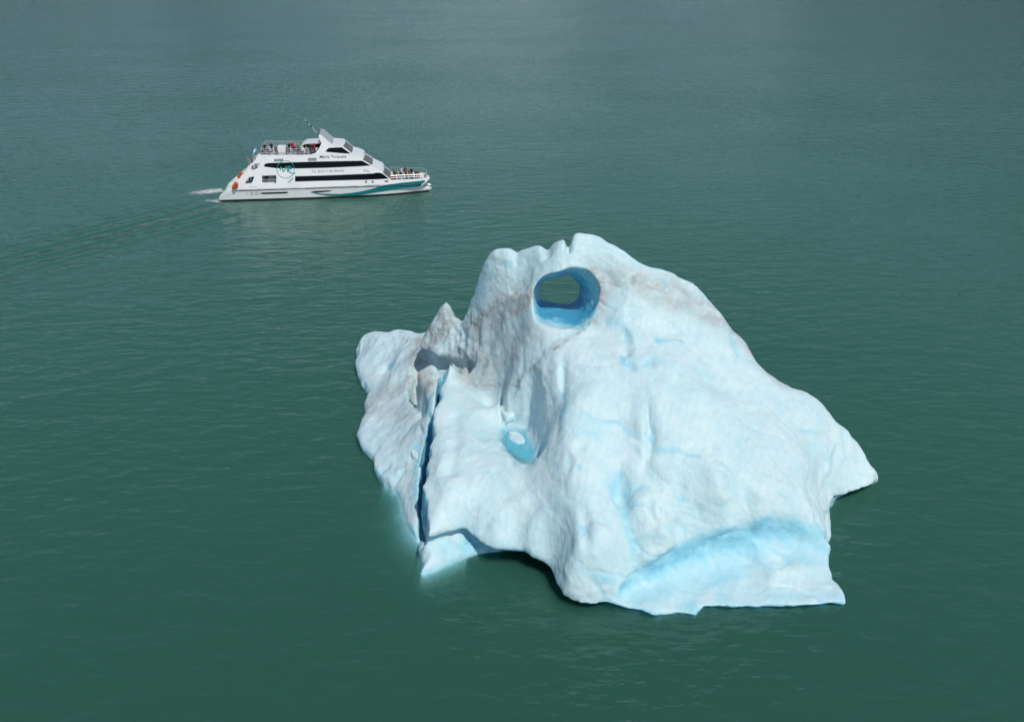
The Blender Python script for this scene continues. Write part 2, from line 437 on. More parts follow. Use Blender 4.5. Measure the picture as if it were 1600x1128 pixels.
    # ---- free-standing spire left of the crack
    sp = [(652, 583, 6.3), (660, 578, 6.5), (668, 574, 6.7), (675, 572, 6.8), (682, 575, 6.7), (688, 583, 6.5), (689, 592, 6.3), (684, 612, 5.9), (680, 632, 5.5), (676, 644, 5.2), (669, 642, 4.9), (667, 626, 5.2), (663, 608, 5.6), (656, 596, 6.0)]
    dS = poly_sd([at(*p) for p in sp], X, Y)
    H4 = rbf([at(*p) for p in sp] + [at(672, 600, 6.15), at(675, 622, 5.7)], c=0.5)(X, Y) + 0.1

    # ---- small relief on the plan: bulges, hollows, runnels, pits, cracks
    def bump(u, v, z, ru, rv, amp, hh, rot=0.0):
        x, y, _ = at(u, v, z)
        c, s = math.cos(rot), math.sin(rot)
        a, b = (X - x) * c + (Y - y) * s, -(X - x) * s + (Y - y) * c
        hh += amp * np.exp(-(a / ru) ** 2 - (b / rv) ** 2)
    for a in [(866, 622, 8.9, 0.8, 1.6, 0.45), (879, 628, 8.6, 0.28, 1.3, -0.55), (835, 640, 7.6, 0.9, 1.4, 0.3), (978, 566, 11.3, 0.4, 0.55, -0.5), (1040, 528, 12.3, 1.3, 0.5, -0.3), (1000, 690, 7.7, 0.5, 1.3, 0.35), (1014, 690, 7.6, 0.3, 1.4, -0.35), (1062, 780, 5.2, 0.35, 0.6, -0.4), (906, 733, 6.2, 0.4, 0.35, -0.35), (965, 775, 5.6, 0.7, 0.4, -0.35),
              (950, 850, 3.8, 0.9, 1.6, 0.45), (915, 850, 3.6, 0.35, 1.2, -0.45), (895, 905, 1.6, 1.1, 1.0, 0.4), (945, 905, 1.6, 1.0, 0.8, -0.35), (870, 690, 7.0, 1.2, 1.6, 0.25), (930, 640, 9.5, 1.4, 1.5, 0.22), (985, 640, 9.5, 0.7, 2.0, -0.2), (1085, 650, 8.6, 2.5, 1.6, 0.22), (1068, 440, 15.0, 0.4, 0.4, -0.3), (960, 515, 12.6, 0.8, 0.6, 0.3), (800, 410, 16.6, 0.7, 0.5, -0.4),
              (870, 700, 6.8, 0.3, 0.9, -0.3), (1120, 600, 10.1, 2.0, 0.6, -0.22), (1020, 600, 10.6, 1.2, 0.8, -0.15), (1160, 700, 7.2, 2.0, 2.4, 0.18), (815, 775, 4.6, 0.9, 0.6, 0.25), (735, 655, 5.8, 1.3, 1.8, 0.2)]:
        bump(*a, H)
    bump(703, 581, 7.0, 0.4, 0.8, 0.75, H)
    bump(604, 575, 2.1, 0.9, 1.0, -0.5, H2); bump(622, 562, 2.9, 1.0, 0.8, 0.35, H2)
    def runnel_xy(pts, w, dep, hh):
        hh -= dep * np.exp(-(line_d(pts, X, Y) / w) ** 2)
    def runnel(pts, w, dep, hh):
        d = line_d([at(*p) for p in pts], X, Y)
        hh -= dep * np.exp(-(d / w) ** 2)
    runnel([(965, 735, 6.6), (968, 770, 5.6), (978, 820, 4.2), (992, 860, 3.0), (998, 895, 2.0)], 0.5, 0.5, H)
    runnel([(1010, 660, 8.8), (1018, 700, 7.5), (1008, 745, 6.2), (1030, 790, 5.0), (1068, 835, 3.8)], 0.45, 0.28, H)
    runnel([(1130, 735, 6.4), (1180, 790, 4.9), (1250, 822, 3.2)], 0.35, 0.2, H)
    runnel([(835, 650, 7.4), (850, 690, 6.4), (842, 715, 5.7), (832, 722, 5.4)], 0.5, 0.3, H)
    runnel([(917, 508, 12.8), (880, 535, 12.0), (840, 570, 10.4), (810, 592, 8.6), (786, 606, 6.9)], 0.22, 0.12, H)
    runnel([(786, 607, 6.6), (783, 622, 6.4), (788, 640, 6.2), (796, 652, 6.1)], 0.2, 0.7, H)
    runnel([(735, 520, 9.4), (748, 528, 9.2), (741, 545, 8.6), (728, 558, 7.4), (722, 570, 6.2)], 0.2, 0.55, H)
    runnel([(735, 505, 10.0), (760, 490, 11.4), (790, 470, 13.0), (822, 460, 14.3)], 0.3, 0.4, H)
    runnel([(672, 556, 5), (656, 566, 4.6), (649, 580, 4.2), (651, 596, 4.0), (659, 610, 4.2), (668, 624, 4.8)], 0.5, 2.2, H2)
    runnel([(703, 735, 5.0), (712, 690, 5.5), (712, 650, 5.9)], 0.45, 0.22, H)
    for u, v, z, w, dep in [(888, 384, 18.3, 0.26, 1.0), (855, 391, 17.8, 0.42, 0.55), (808, 393, 17.2, 0.2, 0.18), (675, 505, 7.9, 0.3, 0.4), (714, 490, 9.5, 0.25, 0.35)]:
        a, b, c = at(u, v + 5, z - 0.2), at(u, v, z), back(u, v, z, 3.5)
        runnel_xy([a, b, c], w, dep, H)
    pxyz = np.stack([X.ravel(), Y.ravel(), np.zeros(X.size)], 1)
    H = H + (0.07 * fbm(pxyz, 0.5, 2, 1)).reshape(X.shape) * smooth(0.0, 3.0, H)
    H2 = H2 + (0.14 * fbm(pxyz, 0.8, 3, 5)).reshape(X.shape) * smooth(0.2, 1.6, H2)

    pd = poly_sd([at(u, v, POOL_Z) for u, v in POOL], X, Y) + (0.14 * fbm(pxyz, 1.0, 2, 33)).reshape(X.shape)
    tgt = POOL_Z + 0.14 * smooth(0.0, 0.35, pd) - 0.65 * smooth(0.1, -0.9, pd)
    wp = smooth(1.5, 0.1, pd)
    H = np.where(tgt < H, H + (tgt - H) * smooth(1.0, 0.0, pd), H + (tgt - H) * wp)

    def norm(h, lo=0.35):
        gx, gy = np.gradient(h, VOX)
        return 1 / np.sqrt(1 + np.minimum(gx ** 2 + gy ** 2, 9.0))
    n1, n2 = norm(H), norm(H2)
    wob = (0.22 * fbm(pxyz, 0.9, 4, 21, 0.6)).reshape(X.shape)
    dU, dW = poly_sd(U, X, Y) + wob * 0.5, poly_sd(Wp, X, Y) + wob * 0.6
    dM = poly_sd(Mp, X, Y) + wob * 0.5
    Uz = np.array([at(*p) for p in lip + foot + right])
    wgt = [1 / ((X - a[0]) ** 2 + (Y - a[1]) ** 2 + 0.3) ** 2 for a in Uz]
    ZL = np.clip(sum(w * a[2] for w, a in zip(wgt, Uz)) / sum(wgt), 0.5, 3.2)
    del wgt
    dU2 = poly_sd(U2, X, Y) + wob * 0.45
    # crevasse between the block and the slab, split between the two spires
    cz = line_d([at(688, 590, 6.4), at(680, 633, 5.8)], X, Y)

    F = np.empty((len(xs), len(ys), len(zs)), np.float32)
    # arch tunnel
    p_near, p_far = np.array(at(886, 463, 15.0)), np.array(at(875, 456, 13.4))
    ax = p_far - p_near
    Lt = np.linalg.norm(ax)
    ax /= Lt
    side = np.cross(ax, (0, 0, 1)); side /= np.linalg.norm(side)
    upv = np.cross(side, ax)
    cave = back(656, 580, 4.5, 0.9)
    under = [(back(672, 573, 5.4, 0.35), 1.5, 1.2), (back(694, 573, 6.0, 0.2), 1.3, 1.0), (back(722, 580, 6.1, -0.1), 1.3, 0.9)]
    spread = 1.5 * smooth(64.0, 59.0, Y) - 0.25
    bore = 1 + (0.13 * fbm(pxyz, 0.45, 2, 61)).reshape(X.shape)
    for k, z in enumerate(zs):
        t = z / ZL
        t1, t2 = smooth(0.0, 0.62, t), smooth(0.62, 0.86, t)
        dm = (dW * (1 - t1) + dM * t1) * (1 - t2) + dU * t2 + 0.13 * max(z - 4.5, 0.0)
        if z < 0:
            dm = dm + z * np.where(X < -3.2, 0.45, -0.35)
        b1 = smax((z - H) * n1, dm, 0.28)
        d2 = dU2 + 0.05 * max(z, 0) + (spread * z if z < 0 else 0.0)
        b2 = smax((z - H2) * n2, d2, 0.35)
        f = np.minimum(b1, b2)
        # dirty cave between the crag, the slab and the spire
        qc = (np.sqrt(((X - cave[0]) / 1.7) ** 2 + ((Y - cave[1]) / 3.0) ** 2 + ((z - cave[2]) / 1.8) ** 2) - 1) * 1.6
        f = smax(f, -qc - 0.25 * wob, 0.2)
        for (ax0, ay0, az0), rh, rv in under:
            qu = (np.sqrt(((X - ax0) / (rh * 1.25)) ** 2 + ((Y - ay0) / rh) ** 2 + ((z - az0) / rv) ** 2) - 1) * rv
            f = smax(f, -qu - 0.35 * wob, 0.4)
        if z > 0: f = smin(f, smax((z - H4) * 0.8, dS - 0.06 * (6.5 - z) + wob * 0.3, 0.3), 0.3)
        f = np.maximum(f, 0.17 - cz) if z > 3.9 else f
        # wave-cut scoop along the front right
        f = smax(f, -(scoop_d(X, Y, np.full(X.shape, z)) + 0.5 * wob), 0.6)
        # tunnel
        dx, dy, dz = X - p_near[0], Y - p_near[1], z - p_near[2]
        s = dx * ax[0] + dy * ax[1] + dz * ax[2]
        a = dx * side[0] + dy * side[1] + dz * side[2]
        b = dx * upv[0] + dy * upv[1] + dz * upv[2]
        w = np.clip(s / Lt, -0.35, 1.2)
        ww = np.interp(w, [-0.35, 0, 0.35, 1.2], [3.4, 2.7, 2.3, 1.72])
        hw = np.interp(w, [-0.35, 0, 0.35, 1.2], [2.9, 2.35, 1.95, 1.3])
        th = np.arctan2(b / hw, a / ww)
        bo = bore * (1 + 0.02 * np.sin(2 * th + 0.6) + 0.06 * np.sin(3 * th - 0.9) + 0.03 * np.sin(5 * th + 2))
        hw = np.where(b < 0, np.interp(w, [-0.35, 0.3, 1.2], [2.25, 2.05, 1.25]), hw)
        aa, bb = np.abs(a / (ww * bo)), np.abs(b / (hw * bo))
        q = np.where(b < 0, (aa ** 3.2 + bb ** 3.2) ** (1 / 3.2), np.sqrt(aa ** 2 + bb ** 2))
        q = (q - 1) * hw
        q = np.maximum(q, np.maximum(-s - 4.0, s - 30.0))
        f = smax(f, -q, 0.25)
        F[:, :, k] = f
    return F, (x0, y0, z0)

def surface_nets(F, org, h):
    S = F < 0
    c = np.zeros(tuple(n - 1 for n in F.shape), np.uint8)
    nx, ny, nz = c.shape
    for i in (0, 1):
        for j in (0, 1):
            for k in (0, 1):
                c += S[i:nx + i, j:ny + j, k:nz + k]
    act = (c > 0) & (c < 8)
    idx = np.argwhere(act)
    num = np.full(c.shape, -1, np.int32)
    num[act] = np.arange(len(idx))
    acc, cnt = np.zeros((len(idx), 3)), np.zeros(len(idx))
    for axis in range(3):
        o1, o2 = [q for q in range(3) if q != axis]
        for i in (0, 1):
            for j in (0, 1):
                p = idx.copy(); p[:, o1] += i; p[:, o2] += j
                q = p.copy(); q[:, axis] += 1
                a, b = F[p[:, 0], p[:, 1], p[:, 2]], F[q[:, 0], q[:, 1], q[:, 2]]
                m = (a < 0) != (b < 0)
                t = np.where(m, a / np.where(m, a - b, 1), 0)
                loc = p.astype(float); loc[:, axis] += t
                acc[m] += loc[m]; cnt[m] += 1
    V = acc / cnt[:, None] * h + np.array(org)
    Q = []
    for axis in range(3):
        o1, o2 = (axis + 1) % 3, (axis + 2) % 3
        sl0, sl1 = [slice(1, -1)] * 3, [slice(1, -1)] * 3
        sl0[axis], sl1[axis] = slice(0, -1), slice(1, None)
        A, B = S[tuple(sl0)], S[tuple(sl1)]
        for inside, flip in ((A & ~B, False), (~A & B, True)):
            e = np.argwhere(inside)
            for q in range(3):
                if q != axis: e[:, q] += 1
            def cell(d1, d2):
                w = e.copy(); w[:, o1] += d1; w[:, o2] += d2
                return num[w[:, 0], w[:, 1], w[:, 2]]
            quad = np.stack([cell(-1, -1), cell(0, -1), cell(0, 0), cell(-1, 0)], 1)
            Q.append(quad[:, ::-1] if flip else quad)
    return V, np.concatenate(Q)

def mesh_from(name, V, Q):
    me = bpy.data.meshes.new(name)
    me.vertices.add(len(V)); me.vertices.foreach_set('co', V.astype(np.float32).ravel())
    me.loops.add(Q.size); me.loops.foreach_set('vertex_index', Q.astype(np.int32).ravel())
    me.polygons.add(len(Q))
    me.polygons.foreach_set('loop_start', np.arange(len(Q), dtype=np.int32) * Q.shape[1])
    me.polygons.foreach_set('use_smooth', np.ones(len(Q), bool))
    me.update(calc_edges=True)
    return me

def relax(V, Q, n):
    """a light Laplacian pass that takes the grid stepping out"""
    E = np.concatenate([Q[:, [0, 1]], Q[:, [1, 2]], Q[:, [2, 3]], Q[:, [3, 0]]])
    for lam in n:
        s, c = np.zeros_like(V), np.zeros(len(V))
        for k in range(3):
            s[:, k] = np.bincount(E[:, 0], V[E[:, 1], k], len(V)) + np.bincount(E[:, 1], V[E[:, 0], k], len(V))
        c = np.bincount(E[:, 0], minlength=len(V)) + np.bincount(E[:, 1], minlength=len(V))
        V = V + lam * (s / c[:, None] - V)
    return V

def ice_material():
    k = NT('glacier_ice')
    g = k.n('NewGeometry')
    P = g.outputs['Position']
    blue = k.n('Attribute', {'attribute_name': 'blue'}).outputs['Fac']
    dirt = k.n('Attribute', {'attribute_name': 'dirt'}).outputs['Fac']
    clean = (0.66, 0.80, 0.81)
    pale = (0.53, 0.73, 0.77)
    deep = (0.055, 0.34, 0.53)  # deepest blue ice, darkened to carry shade in bore and hollow
    big = k.noise(P, 0.33, 4.0, 0.6, 0.6)
    mid = k.noise(k.mapv(P, (1, 1, 1.6), (0.2, 0.3, 0.5)), 1.1, 5.0, 0.62, 1.2)
    fine = k.noise(P, 7.0, 4.0, 0.65)
    col = k.mix(k.ramp(k.math('ADD', k.math('MULTIPLY', big, 0.6), k.math('MULTIPLY', mid, 0.4)), 0.36, 0.66), clean, pale)
    # foliation: fine parallel bands of bubbly and clear ice
    wv = k.n('TexWave', {'wave_type': 'BANDS', 'bands_direction': 'X'}, Vector=k.mapv(P, (1, 1, 1), (0.2, 0.5, R(38))), Scale=0.9, Distortion=5.5, Detail=4.0)
    wv.inputs['Detail Scale'].default_value = 1.4
    col = k.mix(k.math('MULTIPLY', k.ramp(wv.outputs[0], 0.55, 0.95), 0.16), col, (0.45, 0.66, 0.70))
    bn = k.noise(k.mapv(P, (0.7, 0.7, 1.6), (0.3, 0.6, 0.4)), 1.3, 5.0, 0.65, 0.5)
    bl = k.math('MULTIPLY', blue, k.ramp(bn, 0.30, 0.60, 0.72, 1.05), clamp=True)
    col = k.mix(k.ramp(bl, 0.0, 0.55), col, (0.35, 0.68, 0.78))
    col = k.mix(k.ramp(bl, 0.45, 1.0), col, deep)
    dn = k.noise(k.mapv(P, (0.9, 0.7, 1.9), (0.55, 0.25, 0.7)), 1.2, 5.0, 0.62, 1.0)
    dd = k.math('MULTIPLY', dirt, k.ramp(dn, 0.28, 0.60, 0.35, 1.2), clamp=True)
    col = k.mix(k.math('MULTIPLY', dd, 0.85), col, (0.42, 0.435, 0.42))
    grit = k.math('MULTIPLY', k.ramp(dirt, 0.55, 1.15), k.ramp(dn, 0.50, 0.66))
    col = k.mix(k.math('MULTIPLY', grit, 0.65), col, (0.31, 0.30, 0.28))
    col = k.mix(k.math('MULTIPLY', k.ramp(fine, 0.55, 0.75), 0.22), col, (0.72, 0.79, 0.79))
    p = k.n('BsdfPrincipled', Roughness=0.46)
    k.put(p.inputs['Base Color'], col)
    p.inputs['IOR'].default_value = 1.31
    p.inputs['Specular IOR Level'].default_value = 0.35
    p.inputs['Subsurface Weight'].default_value = 0.6
    p.inputs['Subsurface Radius'].default_value = (0.35, 0.75, 1.0)
    p.inputs['Subsurface Scale'].default_value = 0.11
    h = k.math('ADD', k.math('MULTIPLY', mid, 0.35), k.math('MULTIPLY', k.noise(P, 3.2, 5.0, 0.6), 0.3))
    h = k.math('ADD', h, k.math('MULTIPLY', fine, 0.10))
    h = k.math('ADD', h, k.math('MULTIPLY', wv.outputs[0], 0.05))
    vo = k.n('TexVoronoi', {'feature': 'F1'}, Vector=k.mapv(P, (1, 0.7, 0.9), (0.1, 0.2, 0.5)), Scale=2.6)
    h = k.math('ADD', h, k.math('MULTIPLY', k.math('POWER', vo.outputs['Distance'], 2.0), 0.35))
    bp = k.n('Bump', Strength=0.5, Distance=0.12, Height=h)
    k.put(p.inputs['Normal'], bp)
    k.t.links.new(p.outputs[0], k.out.inputs['Surface'])
    return k.m

def build_iceberg():
    F, org = iceberg_field()
    V, Q = surface_nets(F, org, VOX)
    V = relax(V, Q, (0.5, -0.52, 0.5, -0.52, 0.4))
    me = mesh_from('iceberg', V, Q)
    N = np.zeros(len(V) * 3, np.float32)
    me.vertices.foreach_get('normal', N)
    N = N.reshape(-1, 3)
    # melt scallops and hummocks
    warp = fbm(V, 0.22, 2, 30)
    Vw = V + 0.5 * np.stack([fbm(V, 0.5, 2, 31), fbm(V, 0.5, 2, 32), fbm(V, 0.5, 2, 33)], 1)
    g = Vector(at(1290, 822, 3.2)) - Vector(at(1120, 735, 6.6)); g.normalize()
    g = np.array(g); h_ = np.cross(g, (0, 0, 1)); h_ /= np.linalg.norm(h_); k_ = np.cross(g, h_)
    flow = np.stack([Vw @ g * 0.22, Vw @ h_, Vw @ k_], 1)                # stretched along the layering
    sc1, sc2, sc3 = cells(Vw * (1, 0.6, 0.8), 0.30, 3), cells(Vw * (1, 0.7, 1), 0.75, 8), cells(V, 2.0, 17)
    groove = 1 - np.abs(vnoise(flow, 0.55, 5)) * 2.2
    groove2 = 1 - np.abs(vnoise(flow, 1.5, 9)) * 2.2
    rightm = smooth(0.0, 9.0, V[:, 0])
    up = smooth(-0.3, 0.6, V[:, 2])
    d = (0.38 * (np.minimum(sc1, 1.1) ** 2 - 0.35) + 0.14 * (np.minimum(sc2, 1.1) ** 2 - 0.35) * smooth(-0.45, 0.35, warp) + 0.03 * (np.minimum(sc3, 1.1) ** 2 - 0.35) * smooth(0.3, -0.5, warp)
         - 0.09 * np.clip(groove, 0, 1) ** 3 * (0.3 + 0.7 * rightm) - 0.045 * np.clip(groove2, 0, 1) ** 3 * rightm + 0.03 * fbm(V, 1.6, 3, 40) + 0.010 * fbm(V, 5.0, 2, 50)) * up
    crag = np.exp(-(((V - np.array(at(700, 528, 8.2))) / (4.2, 3.4, 3.2)) ** 2).sum(1))
    d += crag * (0.55 * (np.minimum(cells(Vw * (1.2, 1, 0.8), 0.85, 51), 1.0) ** 1.5 - 0.4) + 0.22 * (np.minimum(cells(V, 2.0, 57), 1.0) ** 1.5 - 0.4))
    pc = cells(Vw * (1.3, 0.7, 0.7), 0.5, 41)
    pits = smooth(0.36, 0.06, pc) * smooth(0.2, 0.5, fbm(V, 0.4, 2, 77)) * up * smooth(0.1, 0.4, N[:, 2])
    d -= 0.20 * pits
    V = V + N * d[:, None]
    me.vertices.foreach_set('co', V.astype(np.float32).ravel())
    me.update()

    # where clear blue ice, blue painted for shade, and sediment show, set along lines surveyed on the berg
    bv = BVHTree.FromPolygons([tuple(v) for v in V], [tuple(q) for q in Q.tolist()])
    def hit(u, v):
        r = bv.ray_cast(Vector((0, 0, CAM_H)), Vector(ray(u, v)).normalized())
        return np.array(r[0]) if r[0] is not None else None
    VW = V + 0.30 * np.stack([fbm(V, 0.9, 3, 70), fbm(V, 0.9, 3, 80), fbm(V, 0.9, 3, 90)], 1) + 0.10 * np.stack([fbm(V, 3.0, 2, 73), fbm(V, 3.0, 2, 83), fbm(V, 3.0, 2, 93)], 1)
    def stroke(arr, pts, w, amp):
        P3 = [hit(*p) for p in pts]
        P3 = [p for p in P3 if p is not None]
        if not P3: return
        if len(P3) == 1: P3 = P3 * 2
        lo, hi = np.min(P3, 0) - 3 * w, np.max(P3, 0) + 3 * w
        m = np.all((V > lo) & (V < hi), 1)
        v = VW[m]
        best = np.full(len(v), 1e9)
        for a, b in zip(P3[:-1], P3[1:]):
            e = b - a
            t = np.clip(((v - a) @ e) / (e @ e + 1e-9), 0, 1)
            best = np.minimum(best, ((v - a - t[:, None] * e) ** 2).sum(1))
        arr[m] = np.maximum(arr[m], amp * np.exp(-best / (w * w)))
    blue, dirt = np.zeros(len(V), np.float32), np.zeros(len(V), np.float32)
    for pts, w, a in BLUE: stroke(blue, pts, w, a)
    for pts, w, a in DIRT: stroke(dirt, pts, w, a)
    blue = np.maximum(blue, 0.3 * pits)
    blue = np.maximum(blue, 0.45 * np.clip(groove, 0, 1) ** 4 * rightm * smooth(0.0, 0.5, fbm(V, 0.3, 2, 79)))
    # the bore of the arch and the wave-cut notch are bare blue ice, with shade painted in
    p0, p1 = np.array(at(886, 463, 15.0)), np.array(at(875, 456, 13.4))
    ax = (p1 - p0) / np.linalg.norm(p1 - p0)
    s = (V - p0) @ ax
    rr = np.linalg.norm(V - p0 - s[:, None] * ax, axis=1)
    rad = (V - p0 - s[:, None] * ax) / np.maximum(rr, 1e-3)[:, None]
    inw = smooth(0.05, -0.35, (N * rad).sum(1))
    sidev = np.cross(ax, (0, 0, 1)); sidev /= np.linalg.norm(sidev)
    floor_ = smooth(-0.1, -0.6, rad[:, 2])
    left_ = smooth(0.1, -0.7, rad @ sidev) * (1 - floor_)
    tone = 0.80 + 0.35 * floor_ - 0.30 * left_ - 0.15 * smooth(0.3, 0.9, rad[:, 2])  # floor's shade and the lit left wall's paleness painted into the blue
    depth = smooth(-1.6, 5.0, s + 0.6 * warp + 0.5 * fbm(V, 1.2, 2, 66)) * (1 - floor_) + smooth(-1.6, 2.2, s + 0.5 * warp + 0.4 * fbm(V, 1.2, 2, 67)) * floor_
    blue = np.maximum(blue, inw * smooth(3.6, 2.6, rr) * depth * smooth(14, 10, s) * tone)
    fr = smooth(60, 58, V[:, 1])
    blue = np.maximum(blue, smooth(0.1, -0.45, N[:, 2]) * smooth(2.8, 1.6, V[:, 2]) * 0.9 * fr)
    blue = np.maximum(blue, smooth(0.25, -0.2, V[:, 2]) * 0.6)
    blue = np.maximum(blue, smooth(0.7, 0.0, V[:, 2] + 0.25 * fbm(V, 0.8, 2, 44)) * 0.4)
    cl = [np.array(at(*q)) for q in ((690, 589, 5.0), (679, 635, 4.5), (674, 665, 3.8), (669, 700, 3.0), (662, 726, 2.4), (659, 758, 1.9), (661, 800, 1.2), (660, 834, 0.6))]
    best = np.full(len(V), 1e9)
    for a, b in zip(cl, cl[1:]):
        e = (b - a)[:2]
        t = np.clip(((V[:, :2] - a[:2]) @ e) / (e @ e), 0, 1)
        best = np.minimum(best, ((V[:, :2] - a[:2] - t[:, None] * e) ** 2).sum(1))
    blue = np.maximum(blue, smooth(1.3, 0.5, np.sqrt(best)) * smooth(0.75, 0.3, N[:, 2]) * 0.75)
    sd = scoop_d(V[:, 0], V[:, 1], V[:, 2]) + 0.12 * fbm(V, 0.9, 3, 88)
    blue = np.maximum(blue, smooth(0.75, -0.1, sd) * (0.32 + 0.36 * smooth(0.95, 0.1, N[:, 2])))  # hollow's shade painted in as deeper blue, strongest on steep faces
    dirt *= smooth(0.75, 0.2, blue)
    for nm, arr in (('blue', blue), ('dirt', dirt)):
        at_ = me.attributes.new(nm, 'FLOAT', 'POINT')
        at_.data.foreach_set('value', np.clip(arr, 0, 1.2).astype(np.float32))
    o = link('iceberg', me, ice_material())
    tag(o, 'large pale blue iceberg with a round hole through its top, floating in green water', 'iceberg')
    return o, hit

BLUE = [([(879, 612), (884, 628), (880, 645)], 0.28, 0.60), ([(976, 560), (982, 570)], 0.3, 0.72), ([(1028, 526), (1045, 532), (1065, 536)], 0.28, 0.56), ([(1012, 680), (1017, 695)], 0.3, 0.48), ([(1040, 440)], 0.35, 0.64), ([(906, 732)], 0.3, 0.48), ([(1063, 780)], 0.35, 0.48),
        ([(965, 738), (968, 770), (978, 820), (992, 860), (997, 895)], 0.4, 0.48), ([(960, 770), (978, 770)], 0.35, 0.48), ([(1020, 560), (1060, 575), (1110, 590)], 0.5, 0.28), ([(902, 818), (908, 832)], 0.3, 0.44), ([(935, 900), (955, 905)], 0.45, 0.48),
        ([(1190, 832), (1240, 830), (1285, 846)], 1.2, 0.45), ([(1180, 885), (1260, 875)], 0.5, 0.28), ([(612, 572)], 0.55, 0.60), ([(785, 410), (800, 408)], 0.4, 0.40), ([(560, 560), (562, 590), (574, 606)], 0.5, 0.28),  # first stroke carries the front-right hollow's shade
        ([(790, 680), (820, 690), (830, 715), (805, 712), (790, 695)], 0.55, 0.56), ([(960, 500), (985, 520)], 0.8, 0.24), ([(1040, 820), (1070, 838)], 0.3, 0.36), ([(655, 700), (657, 760), (660, 800)], 0.6, 0.60), ([(690, 600), (682, 630), (672, 680)], 0.3, 0.48), ([(1130, 740), (1180, 792)], 0.3, 0.24), ([(760, 420), (742, 470)], 1.0, 0.24), ([(700, 860), (740, 850)], 0.9, 0.28), ([(735, 850), (760, 858)], 0.9, 0.64)]  # crevasse, arch-flank and under-lip strokes stand for shade there
DIRT = [([(735, 505), (762, 488), (785, 470), (825, 462)], 0.5, 1.15), ([(740, 515), (770, 500), (800, 480)], 1.2, 0.75), ([(672, 512), (656, 535), (650, 558)], 1.0, 1.15), ([(700, 490), (690, 515), (665, 545)], 1.6, 0.85), ([(655, 560), (660, 585), (665, 600)], 1.3, 1.1), ([(645, 595), (652, 612)], 0.8, 1.0), ([(580, 625), (610, 612), (645, 615)], 1.6, 0.65),
        ([(917, 508), (880, 535), (840, 570), (800, 600)], 0.2, 1.0), ([(922, 422), (938, 438), (946, 465), (930, 500)], 0.6, 0.95), ([(935, 430), (990, 440), (1050, 470), (1120, 500), (1170, 545)], 1.1, 0.72), ([(1000, 450), (1060, 450), (1110, 480), (1150, 520)], 0.8, 0.7), ([(720, 580), (745, 595), (790, 600)], 1.3, 0.8), ([(690, 560), (720, 560), (760, 570), (800, 560)], 1.5, 0.75), ([(720, 590), (760, 598)], 0.7, 0.9),
        ([(830, 455), (820, 475), (800, 485)], 0.45, 1.1), ([(735, 520), (748, 528), (741, 545), (728, 560)], 0.2, 1.0), ([(786, 607), (784, 622), (790, 642)], 0.18, 1.0), ([(675, 650), (668, 690), (660, 720)], 0.5, 0.75), ([(570, 640), (600, 640), (640, 650)], 1.4, 0.45), ([(1170, 545), (1190, 570), (1215, 595)], 0.7, 0.6), ([(808, 540), (780, 560)], 1.6, 0.45), ([(745, 540), (790, 530), (830, 520)], 1.3, 0.5)]
iceberg, berg_hit = build_iceberg()

# ------------------------------------------------------------------ melt pool and loose ice lying on the berg
def melt_pool():
    zp = POOL_Z
    c = Vector(at(806, 695, zp))
    pts = [c + (Vector(at(u, v, zp)) - c) * 1.35 for u, v in POOL]
    ring = []
    for i in range(len(pts)):
        a, b = Vector(pts[i]), Vector(pts[(i + 1) % len(pts)])
        ring += [a, a.lerp(b, 0.5)]
    me = bpy.data.meshes.new('melt_pool')
    me.from_pydata([c] + [tuple(q) for q in ring], [], [(0, i + 1, (i + 1) % len(ring) + 1) for i in range(len(ring))])
    k = NT('meltwater')
    g = k.n('NewGeometry')
    nz = k.noise(g.outputs['Position'], 3.0, 3.0)
    p = k.n('BsdfPrincipled', Roughness=0.08)
    k.put(p.inputs['Base Color'], k.mix(k.ramp(nz, 0.3, 0.7), (0.10, 0.52, 0.68), (0.18, 0.60, 0.72)))
    p.inputs['IOR'].default_value = 1.333
    k.put(p.inputs['Normal'], k.n('Bump', Strength=0.3, Distance=0.02, Height=nz))
    dp = k.n('Attribute', {'attribute_name': 'depth'}).outputs['Fac']
    ms = k.n('MixShader', i0=k.ramp(dp, 0.2, 0.62, 0.12, 0.8), i1=k.n('BsdfTransparent'), i2=p)
    k.t.links.new(ms.outputs[0], k.out.inputs['Surface'])
    da = me.attributes.new('depth', 'FLOAT', 'POINT')
    da.data.foreach_set('value', np.array([1.0] + [0.0] * len(ring), np.float32))
    o = link('melt_pool', me, k.m, iceberg)
    o['label'] = 'turquoise pool of meltwater in a hollow of the ice'
melt_pool()

